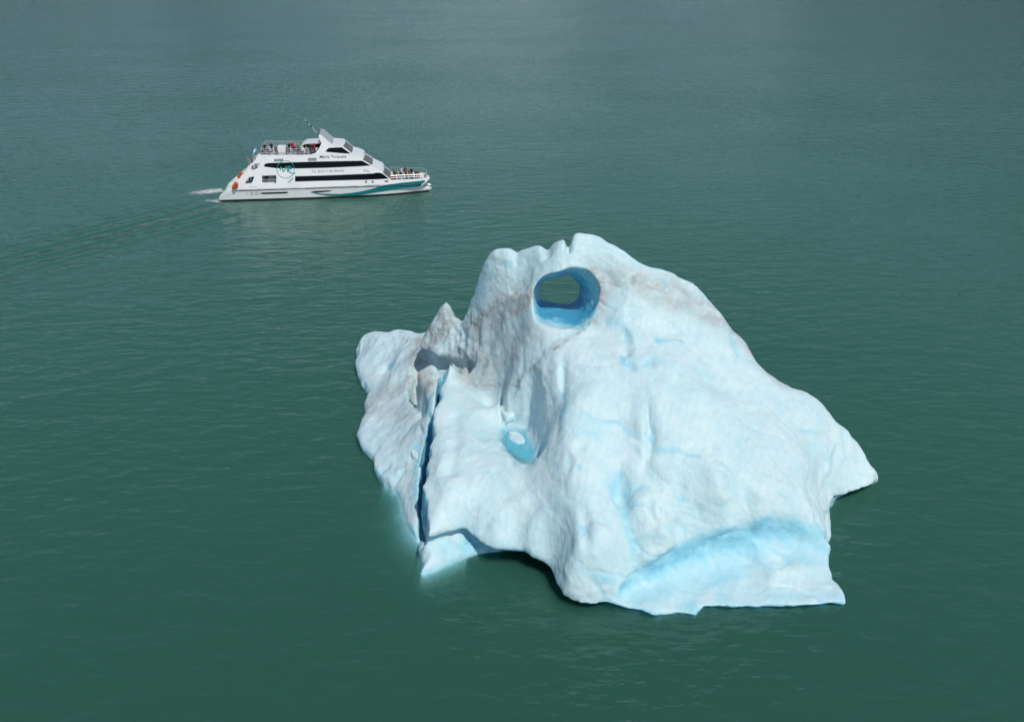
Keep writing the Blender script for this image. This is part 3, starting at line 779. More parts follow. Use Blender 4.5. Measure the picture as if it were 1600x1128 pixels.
def loose_ice(u, v, size, seed, label, lift=0.0, rot=0.0, sides=6):
    rg = random.Random(seed)
    bm = bmesh.new()
    for k in range(sides):
        a = (k + rg.uniform(-0.25, 0.25)) * 2 * math.pi / sides
        for z, s in ((-0.6, 1.0), (0.25, 0.95), (0.5 + rg.uniform(-0.15, 0.15), 0.72)):
            bm.verts.new((math.cos(a) * s, math.sin(a) * s, z))
    bmesh.ops.convex_hull(bm, input=bm.verts[:])
    bmesh.ops.subdivide_edges(bm, edges=bm.edges[:], cuts=4, use_grid_fill=True)
    bmesh.ops.smooth_vert(bm, verts=bm.verts[:], factor=0.5)
    bmesh.ops.smooth_vert(bm, verts=bm.verts[:], factor=0.5)
    P = np.array([q.co for q in bm.verts])
    n = 1 + 0.10 * fbm(P, 1.6, 3, seed)
    for q, s in zip(bm.verts, n): q.co *= float(s)
    bmesh.ops.scale(bm, vec=size, verts=bm.verts[:])
    for f in bm.faces: f.smooth = True
    me = bpy.data.meshes.new('ice_chunk')
    bm.to_mesh(me); bm.free()
    h = berg_hit(u, v)
    o = link('ice_chunk', me, bpy.data.materials['glacier_ice'], loc=(h[0], h[1], h[2] + lift))
    o.rotation_euler = (0, 0, rot)
    tag(o, label, 'ice chunk', 'loose ice on the berg')
loose_ice(806, 696, (0.62, 1.1, 0.75), 3, 'smooth oval ice chunk lying in the turquoise melt pool', 0.52, 0.5, 8)
loose_ice(793, 651, (0.62, 0.95, 0.5), 14, 'white triangular ice chunk lying in the crack above the melt pool', 0.10, 0.5, 3)
loose_ice(791, 662, (0.46, 0.36, 0.3), 25, 'small flat ice chunk wedged between the crack and the melt pool', 0.05, 0.1, 5)
loose_ice(648, 711, (0.30, 0.75, 0.36), 36, 'narrow white ice chunk lying on the slab beside the crevasse', 0.06, 0.35, 5)

# ------------------------------------------------------------------ catamaran ferry
M_WHITE = plain('white_gelcoat', (0.87, 0.87, 0.85), 0.3, coat=0.2, var=0.05, vscale=0.5)
M_DECK = plain('grey_deck_paint', (0.50, 0.52, 0.52), 0.7, var=0.15, vscale=1.5)
M_GLASS = plain('black_tinted_glass', (0.004, 0.0045, 0.006), 0.12, spec=0.16)
M_GLASS2 = plain('slate_tinted_glass', (0.022, 0.032, 0.042), 0.10, spec=0.45)
M_TEAL = plain('teal_paint', (0.0, 0.19, 0.20), 0.3, coat=0.3, var=0.1, vscale=0.8)
M_NAVY = plain('navy_paint', (0.006, 0.03, 0.07), 0.3)
M_BOOT = plain('black_antifouling', (0.012, 0.012, 0.014), 0.5)
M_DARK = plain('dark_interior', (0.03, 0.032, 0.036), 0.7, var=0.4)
M_GREY = plain('grey_panel', (0.30, 0.36, 0.36), 0.5, var=0.2)
M_SHADE = plain('pale_grey_lining', (0.42, 0.47, 0.48), 0.6, var=0.12)
M_STEEL = plain('stainless_rail', (0.72, 0.73, 0.73), 0.3, metal=0.35)
M_ORANGE = plain('orange_cover', (0.70, 0.10, 0.012), 0.5, var=0.2, vscale=5)
M_BLACK = plain('black_rubber', (0.015, 0.015, 0.016), 0.6)
M_SCRIPT = plain('dark_teal_script', (0.015, 0.075, 0.085), 0.4)
M_SCRIPT2 = plain('grey_script', (0.16, 0.19, 0.20), 0.4)
M_LOGO = plain('turquoise_logo', (0.0, 0.30, 0.29), 0.4)
M_FLAGB = plain('sky_blue_cloth', (0.20, 0.48, 0.80), 0.8)

_A, _B = Vector(at(341, 315.4, 0)), Vector(at(668, 306, 0))
_ex = (_B - _A).normalized()
_ey = Vector((-_ex.y, _ex.x, 0))
BOAT_O = _A + _ey * 4.4
BOAT_RZ = math.atan2(_ex.y, _ex.x)
ferry = bpy.data.objects.new('ferry', None)
COL.objects.link(ferry)
ferry.location = BOAT_O
ferry.rotation_euler = (0, 0, BOAT_RZ)
tag(ferry, 'white three-deck catamaran ferry with teal hull stripe and black window bands', 'ferry')

def ys(x):
    return float(np.interp(x, [-2, 14, 24, 30, 36, 40], [4.4, 4.4, 3.95, 3.3, 2.35, 1.6]))
def yside(x, z):
    """half breadth of the ship's side"""
    return ys(x) - (0.09 * (2 - z) if z < 2 else 0.19 * (z - 2))
def L(u, v, yfix=None):
    """surveyed line of sight -> ship coordinates on the near side (or on a given longitudinal plane)"""
    d = Vector(ray(u, v))
    y = -4.0 if yfix is None else yfix
    for _ in range(8):
        c = Vector((0, 0, CAM_H)) - BOAT_O
        t = (y - c.dot(_ey)) / d.dot(_ey)
        p = c + d * t
        x, z = p.dot(_ex), p.z
        if yfix is not None: break
        y = -yside(x, z)
    return (x, y, z)

def part(name, bm, mats, parent=None, smooth=False):
    bmesh.ops.recalc_face_normals(bm, faces=bm.faces[:])
    me = bpy.data.meshes.new(name)
    if smooth:
        for f in bm.faces: f.smooth = True
    bm.to_mesh(me); bm.free()
    return link(name, me, mats, ferry if parent is None else parent)

def sheet(name, outer, mat, holes=(), off=0.0, thick=0.1, mirror=False, parent=None, local=False):
    """a plate that follows the ship's side: outline and openings in survey coordinates"""
    bm = bmesh.new()
    for loop in [outer] + list(holes):
        P = loop if local else [L(*p) for p in loop]
        vs = [bm.verts.new((p[0], 0, p[2])) for p in P]
        for a, b in zip(vs, vs[1:] + vs[:1]): bm.edges.new((a, b))
    bmesh.ops.triangle_fill(bm, use_beauty=True, use_dissolve=False, edges=bm.edges[:], normal=(0, -1, 0))
    for x in (14, 17, 20, 22, 24, 26, 28, 30, 32, 34, 35, 36):
        bmesh.ops.bisect_plane(bm, geom=bm.verts[:] + bm.edges[:] + bm.faces[:], plane_co=(x, 0, 0), plane_no=(1, 0, 0))
    for z in (2.0,):
        bmesh.ops.bisect_plane(bm, geom=bm.verts[:] + bm.edges[:] + bm.faces[:], plane_co=(0, 0, z), plane_no=(0, 0, 1))
    for v in bm.verts: v.co.y = -(yside(v.co.x, v.co.z) + off)
    for f in bm.faces:
        f.normal_update()
        if f.normal.y > 0: f.normal_flip()
    r = bmesh.ops.extrude_face_region(bm, geom=bm.faces[:])
    for v in [g for g in r['geom'] if isinstance(g, bmesh.types.BMVert)]: v.co.y += thick
    if mirror:
        for v in bm.verts: v.co.y *= -1
    return part(name, bm, mat, parent)

def strip(name, line, mat, thick=0.08, inset=0.0, parent=None, local=False, crown=0.0, y=None):
    """a plate that spans the ship from side to side along a profile line"""
    bm = bmesh.new()
    N = 7
    rows = []
    for p in line:
        x, yy, z = p if local else L(*p)
        w = y if y is not None else abs(yy) - inset
        rows.append([bm.verts.new((x + crown * (1 - (k / (N - 1) * 2 - 1) ** 2), -w + 2 * w * k / (N - 1), z)) for k in range(N)])
    for a, b in zip(rows, rows[1:]):
        for k in range(N - 1): bm.faces.new((a[k], a[k + 1], b[k + 1], b[k]))
    bmesh.ops.recalc_face_normals(bm, faces=bm.faces[:])
    bmesh.ops.solidify(bm, geom=bm.faces[:], thickness=thick)
    return part(name, bm, mat, parent)

def ribbon(name, lines, w, mat, off=0.02, parent=None):
    """painted stroke on the ship's side"""
    bm = bmesh.new()
    for pts in lines:
        P = [Vector((q[0], 0, q[2])) for q in (L(*p) for p in pts)]
        prev = None
        for i, p in enumerate(P):
            t = (P[min(i + 1, len(P) - 1)] - P[max(i - 1, 0)]).normalized()
            n = Vector((-t.z, 0, t.x)) * w * 0.5
            pair = []
            for q in (p + n, p - n):
                q = q.copy(); q.y = -(yside(q.x, q.z) + off)
                pair.append(bm.verts.new(q))
            if prev: bm.faces.new((prev[0], prev[1], pair[1], pair[0]))
            prev = pair
    return part(name, bm, mat, parent)

def tube(bm, pts, r, n=6):
    prev = None
    P = [Vector(p) for p in pts]
    for i, p in enumerate(P):
        t = (P[min(i + 1, len(P) - 1)] - P[max(i - 1, 0)]).normalized()
        a = t.cross(Vector((0, 0, 1)) if abs(t.z) < 0.9 else Vector((1, 0, 0))).normalized()
        b = t.cross(a)
        ring = [bm.verts.new(p + (a * math.cos(k * 2 * math.pi / n) + b * math.sin(k * 2 * math.pi / n)) * r) for k in range(n)]
        if prev:
            for k in range(n): bm.faces.new((prev[k], prev[(k + 1) % n], ring[(k + 1) % n], ring[k]))
        else: bm.faces.new(ring[::-1])
        prev = ring
    bm.faces.new(prev)

def box(bm, lo, hi):
    vs = [bm.verts.new((x, y, z)) for x in (lo[0], hi[0]) for y in (lo[1], hi[1]) for z in (lo[2], hi[2])]
    for f in ((0, 1, 3, 2), (4, 6, 7, 5), (0, 4, 5, 1), (2, 3, 7, 6), (0, 2, 6, 4), (1, 5, 7, 3)): bm.faces.new([vs[i] for i in f])

# ---- hulls
def hull(sign):
    zs = [-0.9, -0.4, 0.0, 0.24, 0.45, 0.62, 0.8, 0.98, 1.3, 1.7, 2.0]
    x0 = np.interp(zs, [-0.9, 0, 0.65, 1.2, 1.85, 2.0], [0.5, 0.0, 0.2, 0.6, 1.3, 1.6])
    x1 = np.interp(zs, [-0.9, 0, 0.24, 0.45, 0.62, 0.8, 0.98, 1.3, 2.0], [35.0, 35.9, 36.15, 36.4, 36.45, 35.9, 35.1, 34.9, 35.1])
    bm = bmesh.new()
    N = 46
    out, inn = [], []
    for z, a, b in zip(zs, x0, x1):
        ro, ri = [], []
        for k in range(N):
            s = k / (N - 1)
            x = a + (b - a) * (1 - (1 - s) ** 1.35)
            w = min(2.2, 0.10 + 0.42 * (b - x) ** 0.8) * float(np.interp(z, [-0.9, 0, 2], [0.55, 0.9, 1.0]))
            o = yside(x, z) - 0.45 * (2.2 - w)
            if w > 2.15: o = yside(x, z)
            ro.append(bm.verts.new((x, sign * o, z)))
            ri.append(bm.verts.new((x, sign * (o - w), z)))
        out.append(ro); inn.append(ri)
    def quad(*v):
        f = bm.faces.new(v)
        f.material_index = 1 if max(q.co.z for q in v) < 0.25 else 0
    for i in range(len(zs) - 1):
        for k in range(N - 1):
            quad(out[i][k], out[i][k + 1], out[i + 1][k + 1], out[i + 1][k])
            quad(inn[i][k], inn[i + 1][k], inn[i + 1][k + 1], inn[i][k + 1])
        quad(out[i][0], out[i + 1][0], inn[i + 1][0], inn[i][0])
        quad(out[i][-1], inn[i][-1], inn[i + 1][-1], out[i + 1][-1])
    for k in range(N - 1):
        quad(out[-1][k], out[-1][k + 1], inn[-1][k + 1], inn[-1][k])
        quad(out[0][k], inn[0][k], inn[0][k + 1], out[0][k + 1])
    part('hull', bm, [M_WHITE, M_BOOT], smooth=False)
for s in (-1, 1): hull(s)
bm = bmesh.new()
P = [(3.0, 4.2), (14, 4.2), (24, 3.75), (30, 3.1), (34.9, 2.3)]
lo = [[bm.verts.new((x, s * (w - 0.25), 1.2)) for x, w in P] for s in (-1, 1)]
hi = [[bm.verts.new((x, s * (w - 0.12), 2.06)) for x, w in P] for s in (-1, 1)]
for i in range(len(P) - 1):
    bm.faces.new((lo[0][i], lo[0][i + 1], lo[1][i + 1], lo[1][i]))
    bm.faces.new((hi[0][i], hi[0][i + 1], hi[1][i + 1], hi[1][i]))
    for q in (0, 1): bm.faces.new((lo[q][i], lo[q][i + 1], hi[q][i + 1], hi[q][i]))
for i in (0, -1): bm.faces.new((lo[0][i], lo[1][i], hi[1][i], hi[0][i]))
part('bridge_deck', bm, M_DECK)

# ---- ship's side above the knuckle, with its openings
KN = [(369, 298.4), (400, 297.4), (440, 296), (480, 294.8), (510, 293.8), (560, 292.2), (595, 291), (612, 290.6)]
panel = KN + [(611.5, 284), (609.3, 279.8), (603, 274.5), (598.5, 270.5), (596, 266.5), (581, 259.2), (574, 255), (566.8, 251), (567, 246.5), (558, 243), (548.5, 240.4), (520, 241.3), (484, 242.3), (450, 242.6), (420, 242.6), (407.5, 242.2), (405.5, 240.4), (401, 246.5), (397.5, 252), (391, 257.2), (387.5, 262.8), (382, 270), (376, 276), (374.5, 283), (371.5, 290)]
open1 = [(382.5, 287.3), (385.5, 281.5), (390, 276.7), (397.6, 276.2), (393.2, 287)]
open2 = [(391.6, 263.5), (394.5, 258.3), (398.5, 256), (406.6, 254.9), (403, 262.3), (398, 265.6), (394, 266.2)]
door = [(409.2, 274.8), (431.5, 274.2), (431.8, 286.6), (427.6, 286.9), (427.5, 285.2), (409.8, 286)]
band_up = [(412.3, 260.8), (413.6, 256.6), (418.7, 255.2), (450, 254.1), (480, 253.2), (510, 252.5), (540, 251.9), (566, 251.5), (579.5, 259.1), (560, 260.4), (510, 262.7), (470, 263.6), (432.8, 263.4)]
band_lo = [(461, 284.2), (461, 275.7), (510, 274.4), (560, 272.4), (583, 271.4), (588, 270.2), (594, 270.3), (598, 272), (607.8, 279.6), (590, 280.6), (550, 281.8), (510, 282.8)]
sheet('side_panel', panel, M_WHITE, [open1, open2, door, band_up, band_lo], 0.0, 0.16)
sheet('side_panel', panel, M_WHITE, [open1, open2, door, band_up, band_lo], 0.0, 0.16, mirror=True)
for nm, b in (('upper_window_band', band_up), ('lower_window_band', band_lo)):
    for mir in (False, True): sheet(nm, b, M_GLASS, (), -0.05, 0.05, mirror=mir)
sheet('doorway_lining', [(407, 273), (434, 272), (434, 288), (407, 288.5)], M_SHADE, (), -1.5, 0.08)
strip('doorway_sill', [(408.5, 287.2), (432, 286.8)], M_DECK, 0.06, inset=0.2)
# rub rail along the knuckle
bm = bmesh.new(); tube(bm, [(p[0], p[1] - 0.02, p[2]) for p in (L(*q) for q in KN)], 0.06, 6); part('rub_rail', bm, M_BLACK)

# ---- stern bulwarks
stern = [(341.6, 310.5), (344.6, 304.6), (350.6, 299), (357, 294), (363, 288.2), (368.5, 283), (374.5, 279), (380, 284), (373, 298), (369, 299.6), (356, 305)]
for mir in (False, True): sheet('stern_bulwark', stern, M_WHITE, (), 0.004, 0.5, mirror=mir)
sx = L(369, 298)[0]
bm = bmesh.new(); box(bm, (sx - 2.2, -2.6, 0.9), (sx + 0.6, 2.6, 1.22)); part('stern_platform', bm, M_DECK)

# ---- bow bulwark, deck and front
bow = [(609, 290.7), (609.5, 281.9), (620, 281.2), (640, 280.4), (655, 279.6), (663.5, 279.3), (667, 281), (665, 285), (659.5, 289.6), (640, 290.1)]
for mir in (False, True): sheet('bow_bulwark', bow, M_WHITE, (), 0.002, 0.1, mirror=mir)
strip('bow_deck', [(609, 287.2), (625, 286.6), (645, 285.8), (661, 285)], M_DECK, 0.06, inset=0.1)
strip('bow_front', [(663.5, 279.4), (668, 282.5), (665.5, 285.5), (659.5, 289.6)], M_WHITE, 0.1, crown=0.45)

# ---- decks, visors and sloping front windows
zt = L(440, 243.6)[2]
strip('top_deck', [(406.5, 243.4), (440, 243.5), (484, 243.2), (548, 241.5)], M_DECK, 0.1, inset=0.1)
strip('upper_deck', [(389, 266.6), (412, 266.4), (480, 265.4)], M_DECK, 0.1, inset=0.2)
strip('main_deck', [(376, 288.6), (412, 287.8), (460, 286.6)], M_DECK, 0.1, inset=0.2)
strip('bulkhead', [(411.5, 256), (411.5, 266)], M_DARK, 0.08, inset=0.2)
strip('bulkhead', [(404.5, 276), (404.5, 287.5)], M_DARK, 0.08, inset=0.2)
strip('visor', [(548.6, 240.2), (558, 242.6), (566.5, 246), (568, 248.5), (566.6, 251.2)], M_WHITE, 0.08, inset=-0.01, crown=0.15)
strip('visor', [(580.6, 259), (588, 262.8), (596.6, 266.2), (598.8, 269), (597.6, 271.4)], M_WHITE, 0.08, inset=-0.01, crown=0.15)
def front_window(a, b, cr=0.12):
    w = strip('front_window', [a, b], M_GLASS2, 0.05, inset=0.05, crown=cr)
    A, B = Vector(L(*a)), Vector(L(*b))
    n = 6
    for k in range(n + 1):
        q = -1 + 2 * k / n
        c = cr * (1 - q * q)
        bm = bmesh.new()
        up = Vector((0.03, 0, 0.05))
        tube(bm, [Vector((A.x + c, q * abs(A.y) * 0.97, A.z)) + up, Vector((B.x + c, q * abs(B.y) * 0.97, B.z)) + up], 0.05, 5)
        part('mullion', bm, M_WHITE if k in (0, n) else M_GREY, w)
front_window((535.2, 229.4), (548.6, 240))
front_window((566.9, 251.2), (580.6, 259.2))
front_window((598, 271.6), (609, 280.2))

# ---- wheelhouse with swept arch
house = [(484, 242.6), (492.7, 239.6), (499.5, 230.5), (502.3, 224), (498.4, 216), (498, 211.2), (501.5, 210.6), (510, 218.5), (518.5, 226), (527, 227), (534, 227.8), (535.4, 229.4), (548.6, 240), (558, 243.2), (520, 243.4)]
win = [(508.6, 237.6), (511, 233.8), (514, 231.4), (524, 230.8), (534.2, 230.5), (547.4, 239.9), (545.4, 240.5), (530, 239.6)]
for mir in (False, True):
    sheet('wheelhouse_side', house, M_WHITE, [win], 0.02, 0.14, mirror=mir)
    sheet('wheelhouse_window', win, M_GLASS, (), -0.03, 0.05, mirror=mir)
strip('wheelhouse_roof', [(498.2, 211), (501.5, 210.7), (510, 218.6), (518.5, 226.1)], M_SHADE, 0.08, inset=0.15)
strip('wheelhouse_roof', [(517.5, 226), (527, 226.6), (533.6, 227), (536.2, 228.4), (535.2, 229.8)], M_WHITE, 0.1, inset=-0.03, crown=0.15)
strip('wheelhouse_back', [(492, 240), (499.3, 230.6), (502.2, 224)], M_DARK, 0.06, inset=0.2)
bm = bmesh.new(); r = L(512, 220, -0.9); box(bm, (r[0] - 0.2, -1.2, r[2] - 0.4), (r[0] + 0.25, -0.5, r[2] + 0.1)); part('life_ring_box', bm, M_ORANGE)
# masts and aerials
bm = bmesh.new(); m0, m1 = L(498.6, 211.5, -1.6), L(476.4, 187.4, -1.6); tube(bm, [m0, m1], 0.05, 6); mast = part('mast', bm, M_STEEL)
for f0, f1, rr in ((0.04, 0.12, 0.10), (0.52, 0.64, 0.085), (0.78, 0.90, 0.08)):
    bm = bmesh.new(); a, b = Vector(m0), Vector(m1); tube(bm, [a.lerp(b, f0), a.lerp(b, f1)], rr, 6); part('mast_fitting', bm, M_BLACK, mast)
bm = bmesh.new(); tube(bm, [L(500.6, 210.5, -1.6), L(500.7, 199.5, -1.6)], 0.03, 5); part('whip_aerial', bm, M_STEEL)
bm = bmesh.new(); c = L(504, 211, 0.4); tube(bm, [(c[0], -0.9, c[2] + 0.25), (c[0], 1.7, c[2] + 0.25)], 0.1, 6); tube(bm, [(c[0], 0.4, c[2] - 0.8), (c[0], 0.4, c[2] + 0.25)], 0.09, 6); part('radar_scanner', bm, M_WHITE)

# ---- canopy and bar on the top deck
c0, c1 = L(470, 233, -1.9), L(500, 232, -1.9)
def cpt(u, v): return L(u, v, -1.9)
strip('canopy_roof', [cpt(469.8, 229.2), cpt(472, 226.6), cpt(477, 224.4), (cpt(486, 223.6)), cpt(501, 223.6)], M_WHITE, 0.12, local=True, y=1.95)
zc = cpt(485, 226.4)[2]
bm = bmesh.new(); box(bm, (cpt(473.5, 230)[0], -1.7, zt + 0.9), (cpt(501, 230)[0], 1.7, zc)); part('bar_window', bm, M_GLASS)
bm = bmesh.new(); box(bm, (cpt(472.5, 230)[0], -1.75, zt + 0.04), (cpt(500, 230)[0], 1.75, zt + 0.9)); part('bar_counter', bm, M_WHITE)
bx0 = L(434.2, 240, -0.6)
bx1 = L(447, 240, -0.6)
bm = bmesh.new(); box(bm, (bx0[0], -1.0, zt + 0.03), (bx1[0], 0.6, zt + 1.05)); bmesh.ops.bevel(bm, geom=bm.edges[:], offset=0.08, segments=2, affect='EDGES'); part('deck_locker', bm, M_WHITE)

# ---- railings
def rail(pts, h, name='railing', step=1.3, rows=3):
    rl = bmesh.new()
    P = [Vector(p) for p in pts]
    for k in range(1, rows + 1): tube(rl, [p + Vector((0, 0, h * k / rows)) for p in P], 0.028 if k == rows else 0.014, 5)
    root = part(name, rl, M_STEEL)
    seen = []
    for a, b in zip(P, P[1:]):
        n = max(1, round((b - a).length / step))
        for k in range(n + 1):
            q = a.lerp(b, k / n)
            if any((q - s).length < 0.3 for s in seen): continue
            seen.append(q)
            pb = bmesh.new(); tube(pb, [q, q + Vector((0, 0, h))], 0.022, 5); part('post', pb, M_STEEL, root)
def both(pts, inset=0.1):
    near = [(x, y + inset, z) for x, y, z in (L(*p) for p in pts)]
    return near, [(x, -y, z) for x, y, z in near]
n, f = both([(407.5, 242.3), (420, 242.6), (450, 242.6), (484, 242.3)])
rail(n + [], 1.0); rail([n[0], f[0]], 1.0); rail(f, 1.0)
n, f = both([(611, 281.6), (625, 280.9), (640, 280.3), (655, 279.6), (663.5, 279.3)], 0.08)
tip = [((n[-1][0] + 0.42), -0.9, n[-1][2]), ((n[-1][0] + 0.42), 0.9, n[-1][2])]
rail(n + tip + f[::-1], 0.75, rows=2)
n, f = both([(389.5, 264), (391.5, 265)], 0.1)
rail([n[0], f[0]], 0.8)
n, f = both([(377, 287), (383, 287)], 0.15)
rail([n[0], f[0]], 0.9)
n, f = both([(409.5, 286.4), (431, 286)], 0.2)
rail(n, 0.55, rows=2)

# ---- stripe, slits, portholes, panels and marks on the side
st_up = [(592, 291.2), (609, 288.2), (628, 285.6), (646, 283.7), (662, 281.9), (665.2, 283.2), (662.5, 285.8), (659, 287.6), (640, 288.6), (615, 290.2)]
sheet('bow_stripe', st_up, M_TEAL, (), 0.012, 0.008)
st_lo = [(484, 300.4), (492, 301.6), (500, 302.7), (515, 303.2), (532, 303.3), (551, 301.4), (567, 298.8), (582, 295.2), (592, 292), (615, 291.3), (640, 290.4), (655, 289.8), (656.5, 291.4), (648, 292.6), (628, 294.4), (609, 297.6), (590, 300.3), (572, 303.4), (558, 305.6), (538, 306.6), (513, 305.8), (498, 303.8)]
sheet('hull_stripe', st_lo, M_TEAL, (), 0.014, 0.008)
sheet('stripe_line', [(592, 291.8), (615, 290.3), (640, 288.8), (659, 287.7), (657.5, 290), (640, 290.5), (615, 291.5)], M_NAVY, (), 0.022, 0.006)
sheet('hull_window', [(405.6, 302.3), (409, 301.2), (448, 300.0), (451, 300.3), (447, 302.2), (412, 303.4)], M_GLASS, (), 0.016, 0.01)
sheet('hull_window', [(484.5, 300.6), (492, 298.8), (512, 297.8), (519, 298), (514, 299.4), (496, 301)], M_GLASS, (), 0.018, 0.01)
def ringp(u, v, r, n=28): return [(u + r * math.cos(a * 2 * math.pi / n), v + r * math.sin(a * 2 * math.pi / n)) for a in range(n)]
for u in (393.6, 401.3): sheet('round_emblem', ringp(u, 302.4, 2.3, 16), M_GREY, [ringp(u, 302.4, 1.6, 16)], 0.02, 0.01)
sheet('discharge_port', ringp(385.6, 302.7, 0.8, 10), M_BLACK, (), 0.02, 0.01)
def grille(u0, v0, u1, v1, n):
    g = sheet('vent_panel', [(u0, v0), (u1, v0 - 0.3), (u1, v1 - 0.3), (u0, v1)], M_GREY, (), 0.02, 0.01)
    for k in range(n):
        u = u0 + (u1 - u0) * (k + 0.5) / n
        ribbon('slat', [[(u, v0 + 0.6), (u, v1 - 0.6)]], 0.06, M_SCRIPT2, 0.035, g)
grille(428.3, 248.6, 442.6, 252.9, 5)
grille(481, 247, 494.6, 252, 5)
for u in (570.2, 580.6): sheet('side_vent', [(u, 282), (u + 3.4, 281.8), (u + 3.4, 286.4), (u, 286.6)], M_GREY, (), 0.02, 0.01)
sheet('side_vent', [(601, 282.6), (607, 282.2), (607, 284.4), (601, 284.8)], M_DARK, (), 0.02, 0.01)
ribbon('stair_rail', [[(449.5, 286), (457.5, 277.4)], [(452, 286), (458.5, 279)]], 0.10, M_GREY)
ribbon('wave_mark', [[(567.5, 266.6), (570, 265.4), (571.5, 268.2), (573.5, 266), (575, 269), (577.4, 267.6)]], 0.09, M_SCRIPT)
ribbon('small_lettering', [[(389.5, 292.4), (394, 292.3)], [(395.8, 292.2), (401.5, 292)]], 0.07, M_GREY)
logo = sheet('round_logo', ringp(446.3, 264.9, 14.0, 48), M_LOGO, [ringp(446.3, 264.9, 13.2, 48)], 0.03, 0.01)
ribbon('logo_letter', [[(437.6, 266.6), (438.6, 261.6), (439.6, 261.4), (442.6, 268.4), (443.4, 268.2), (447.2, 260.4), (448, 260.6), (449.4, 268.6)]], 0.16, M_LOGO, 0.045, logo)
ribbon('logo_letter', [[(450.4, 268), (450.8, 260.8)], [(449.6, 260.6), (453.4, 260.2), (455.6, 261.6), (455.2, 264), (451, 265.2)], [(449.8, 266.4), (453, 269.4), (457, 271), (461.6, 271.2)]], 0.16, M_LOGO, 0.045, logo)

def lettering(name, text, u0, v0, u1, v1, cap_m, mat, shear=0.3, bold=0.0):
    """script lettering laid on the ship's side between two surveyed points"""
    cu = bpy.data.curves.new(name, 'FONT')
    cu.body = text; cu.shear = shear; cu.size = 1.0; cu.offset = bold
    tmp = bpy.data.objects.new(name, cu)
    COL.objects.link(tmp)
    bpy.context.view_layer.update()
    me = bpy.data.meshes.new_from_object(tmp.evaluated_get(bpy.context.evaluated_depsgraph_get()))
    bpy.data.objects.remove(tmp)
    P = np.array([v.co for v in me.vertices])
    w = P[:, 0].max() - P[:, 0].min()
    a, b = Vector(L(u0, v0)), Vector(L(u1, v1))
    sx_ = (b.x - a.x) / w
    for v, p in zip(me.vertices, P):
        f = (p[0] - P[:, 0].min()) / w
        x, z = a.x + (b.x - a.x) * f, a.z + (b.z - a.z) * f + p[1] * cap_m
        v.co = (x, -(yside(x, z) + 0.035), z)
    return link(name, me, mat, ferry)
for wd, ua, ub in (('Maria', 499.2, 514.6), ('Turquesa', 517.6, 540.8)):
    lettering('name_word', wd, ua, 247.6 - (ua - 499.2) * 0.024, ub, 247.6 - (ub - 499.2) * 0.024, 0.66, M_SCRIPT, 0.3, 0.004)
for wd, ua, ub in (('The', 487.5, 493.8), ('Spirit', 496, 506.6), ('of', 508.6, 512), ('the', 514, 519.6), ('Glaciers', 521.6, 538)):
    lettering('slogan_word', wd, ua, 270 - (ua - 487.5) * 0.032, ub, 270 - (ub - 487.5) * 0.032, 0.62, M_SCRIPT2)

# ---- flag, rafts, loose gear
FM = Matrix.Translation(BOAT_O) @ Matrix.Rotation(BOAT_RZ, 4, 'Z')
fl = bpy.data.objects.new('flag', None); COL.objects.link(fl)
fb = L(405.5, 241.5, -0.5); ft = L(399.2, 230.5, -0.5)
fl.matrix_world = FM @ Matrix.Translation(fb)
tag(fl, 'light blue and white flag on a raked staff at the stern of the top deck', 'flag')
bm = bmesh.new(); d = Vector(ft) - Vector(fb); tube(bm, [(0, 0, 0), d], 0.035, 6); part('staff', bm, M_STEEL, fl)
for k, m in enumerate((M_FLAGB, M_WHITE, M_FLAGB)):
    bm = bmesh.new()
    g = [[None] * 9 for _ in range(3)]
    for i in range(3):
        for j in range(9):
            s, t = j / 8, (k + i / 2) / 3
            p = d * (0.98 - 0.34 * t) + Vector((-0.15 - 0.55 * s, 0.10 * math.sin(s * 7 + t * 2), -0.95 * s - 0.1 * t))
            g[i][j] = bm.verts.new(p)
    for i in range(2):
        for j in range(8): bm.faces.new((g[i][j], g[i + 1][j], g[i + 1][j + 1], g[i][j + 1]))
    part('stripe', bm, m, fl, smooth=True)

def raft(u, v, y, label):
    r = bpy.data.objects.new('life_raft', None); COL.objects.link(r)
    p = L(u, v, y)
    r.matrix_world = FM @ Matrix.Translation(p) @ Matrix.Rotation(R(-52), 4, 'Y') @ Matrix.Scale(0.88, 4)
    tag(r, label, 'life raft', 'life rafts at the stern')
    for k in (-1, 0, 1):
        bm = bmesh.new()
        bmesh.ops.create_uvsphere(bm, u_segments=16, v_segments=10, radius=0.42)
        for q in bm.verts: q.co.y *= 1.1; q.co.x *= 0.8; q.co.x += k * 0.44
        part('pod', bm, M_ORANGE, r, smooth=True)
    for k in (-0.5, 0.5):
        bm = bmesh.new(); tube(bm, [(k * 0.44 + 0.02, 0.40 * math.cos(a * 0.5236), 0.37 * math.sin(a * 0.5236)) for a in range(13)], 0.03, 5); part('strap', bm, M_BLACK, r)
raft(367.2, 290.2, -4.75, 'orange life raft pods strapped to the near stern quarter of the ferry')
raft(375.4, 274.8, 1.6, 'orange life raft pods on the far side of the ferry stern')
M_GREENB = plain('dark_green_canvas', (0.03, 0.07, 0.045), 0.8)
bm = bmesh.new(); bmesh.ops.create_uvsphere(bm, u_segments=14, v_segments=8, radius=1.0)
for q in bm.verts: q.co = Vector((q.co.x * 0.62, q.co.y * 0.4, q.co.z * 0.34))
me = bpy.data.meshes.new('canvas_bundle'); 
for f_ in bm.faces: f_.smooth = True
bm.to_mesh(me); bm.free()
dg = link('canvas_bundle', me, M_GREENB); dg.matrix_world = FM @ Matrix.Translation(L(378.6, 278.4, -1.0)) @ Matrix.Rotation(R(-50), 4, 'Y')
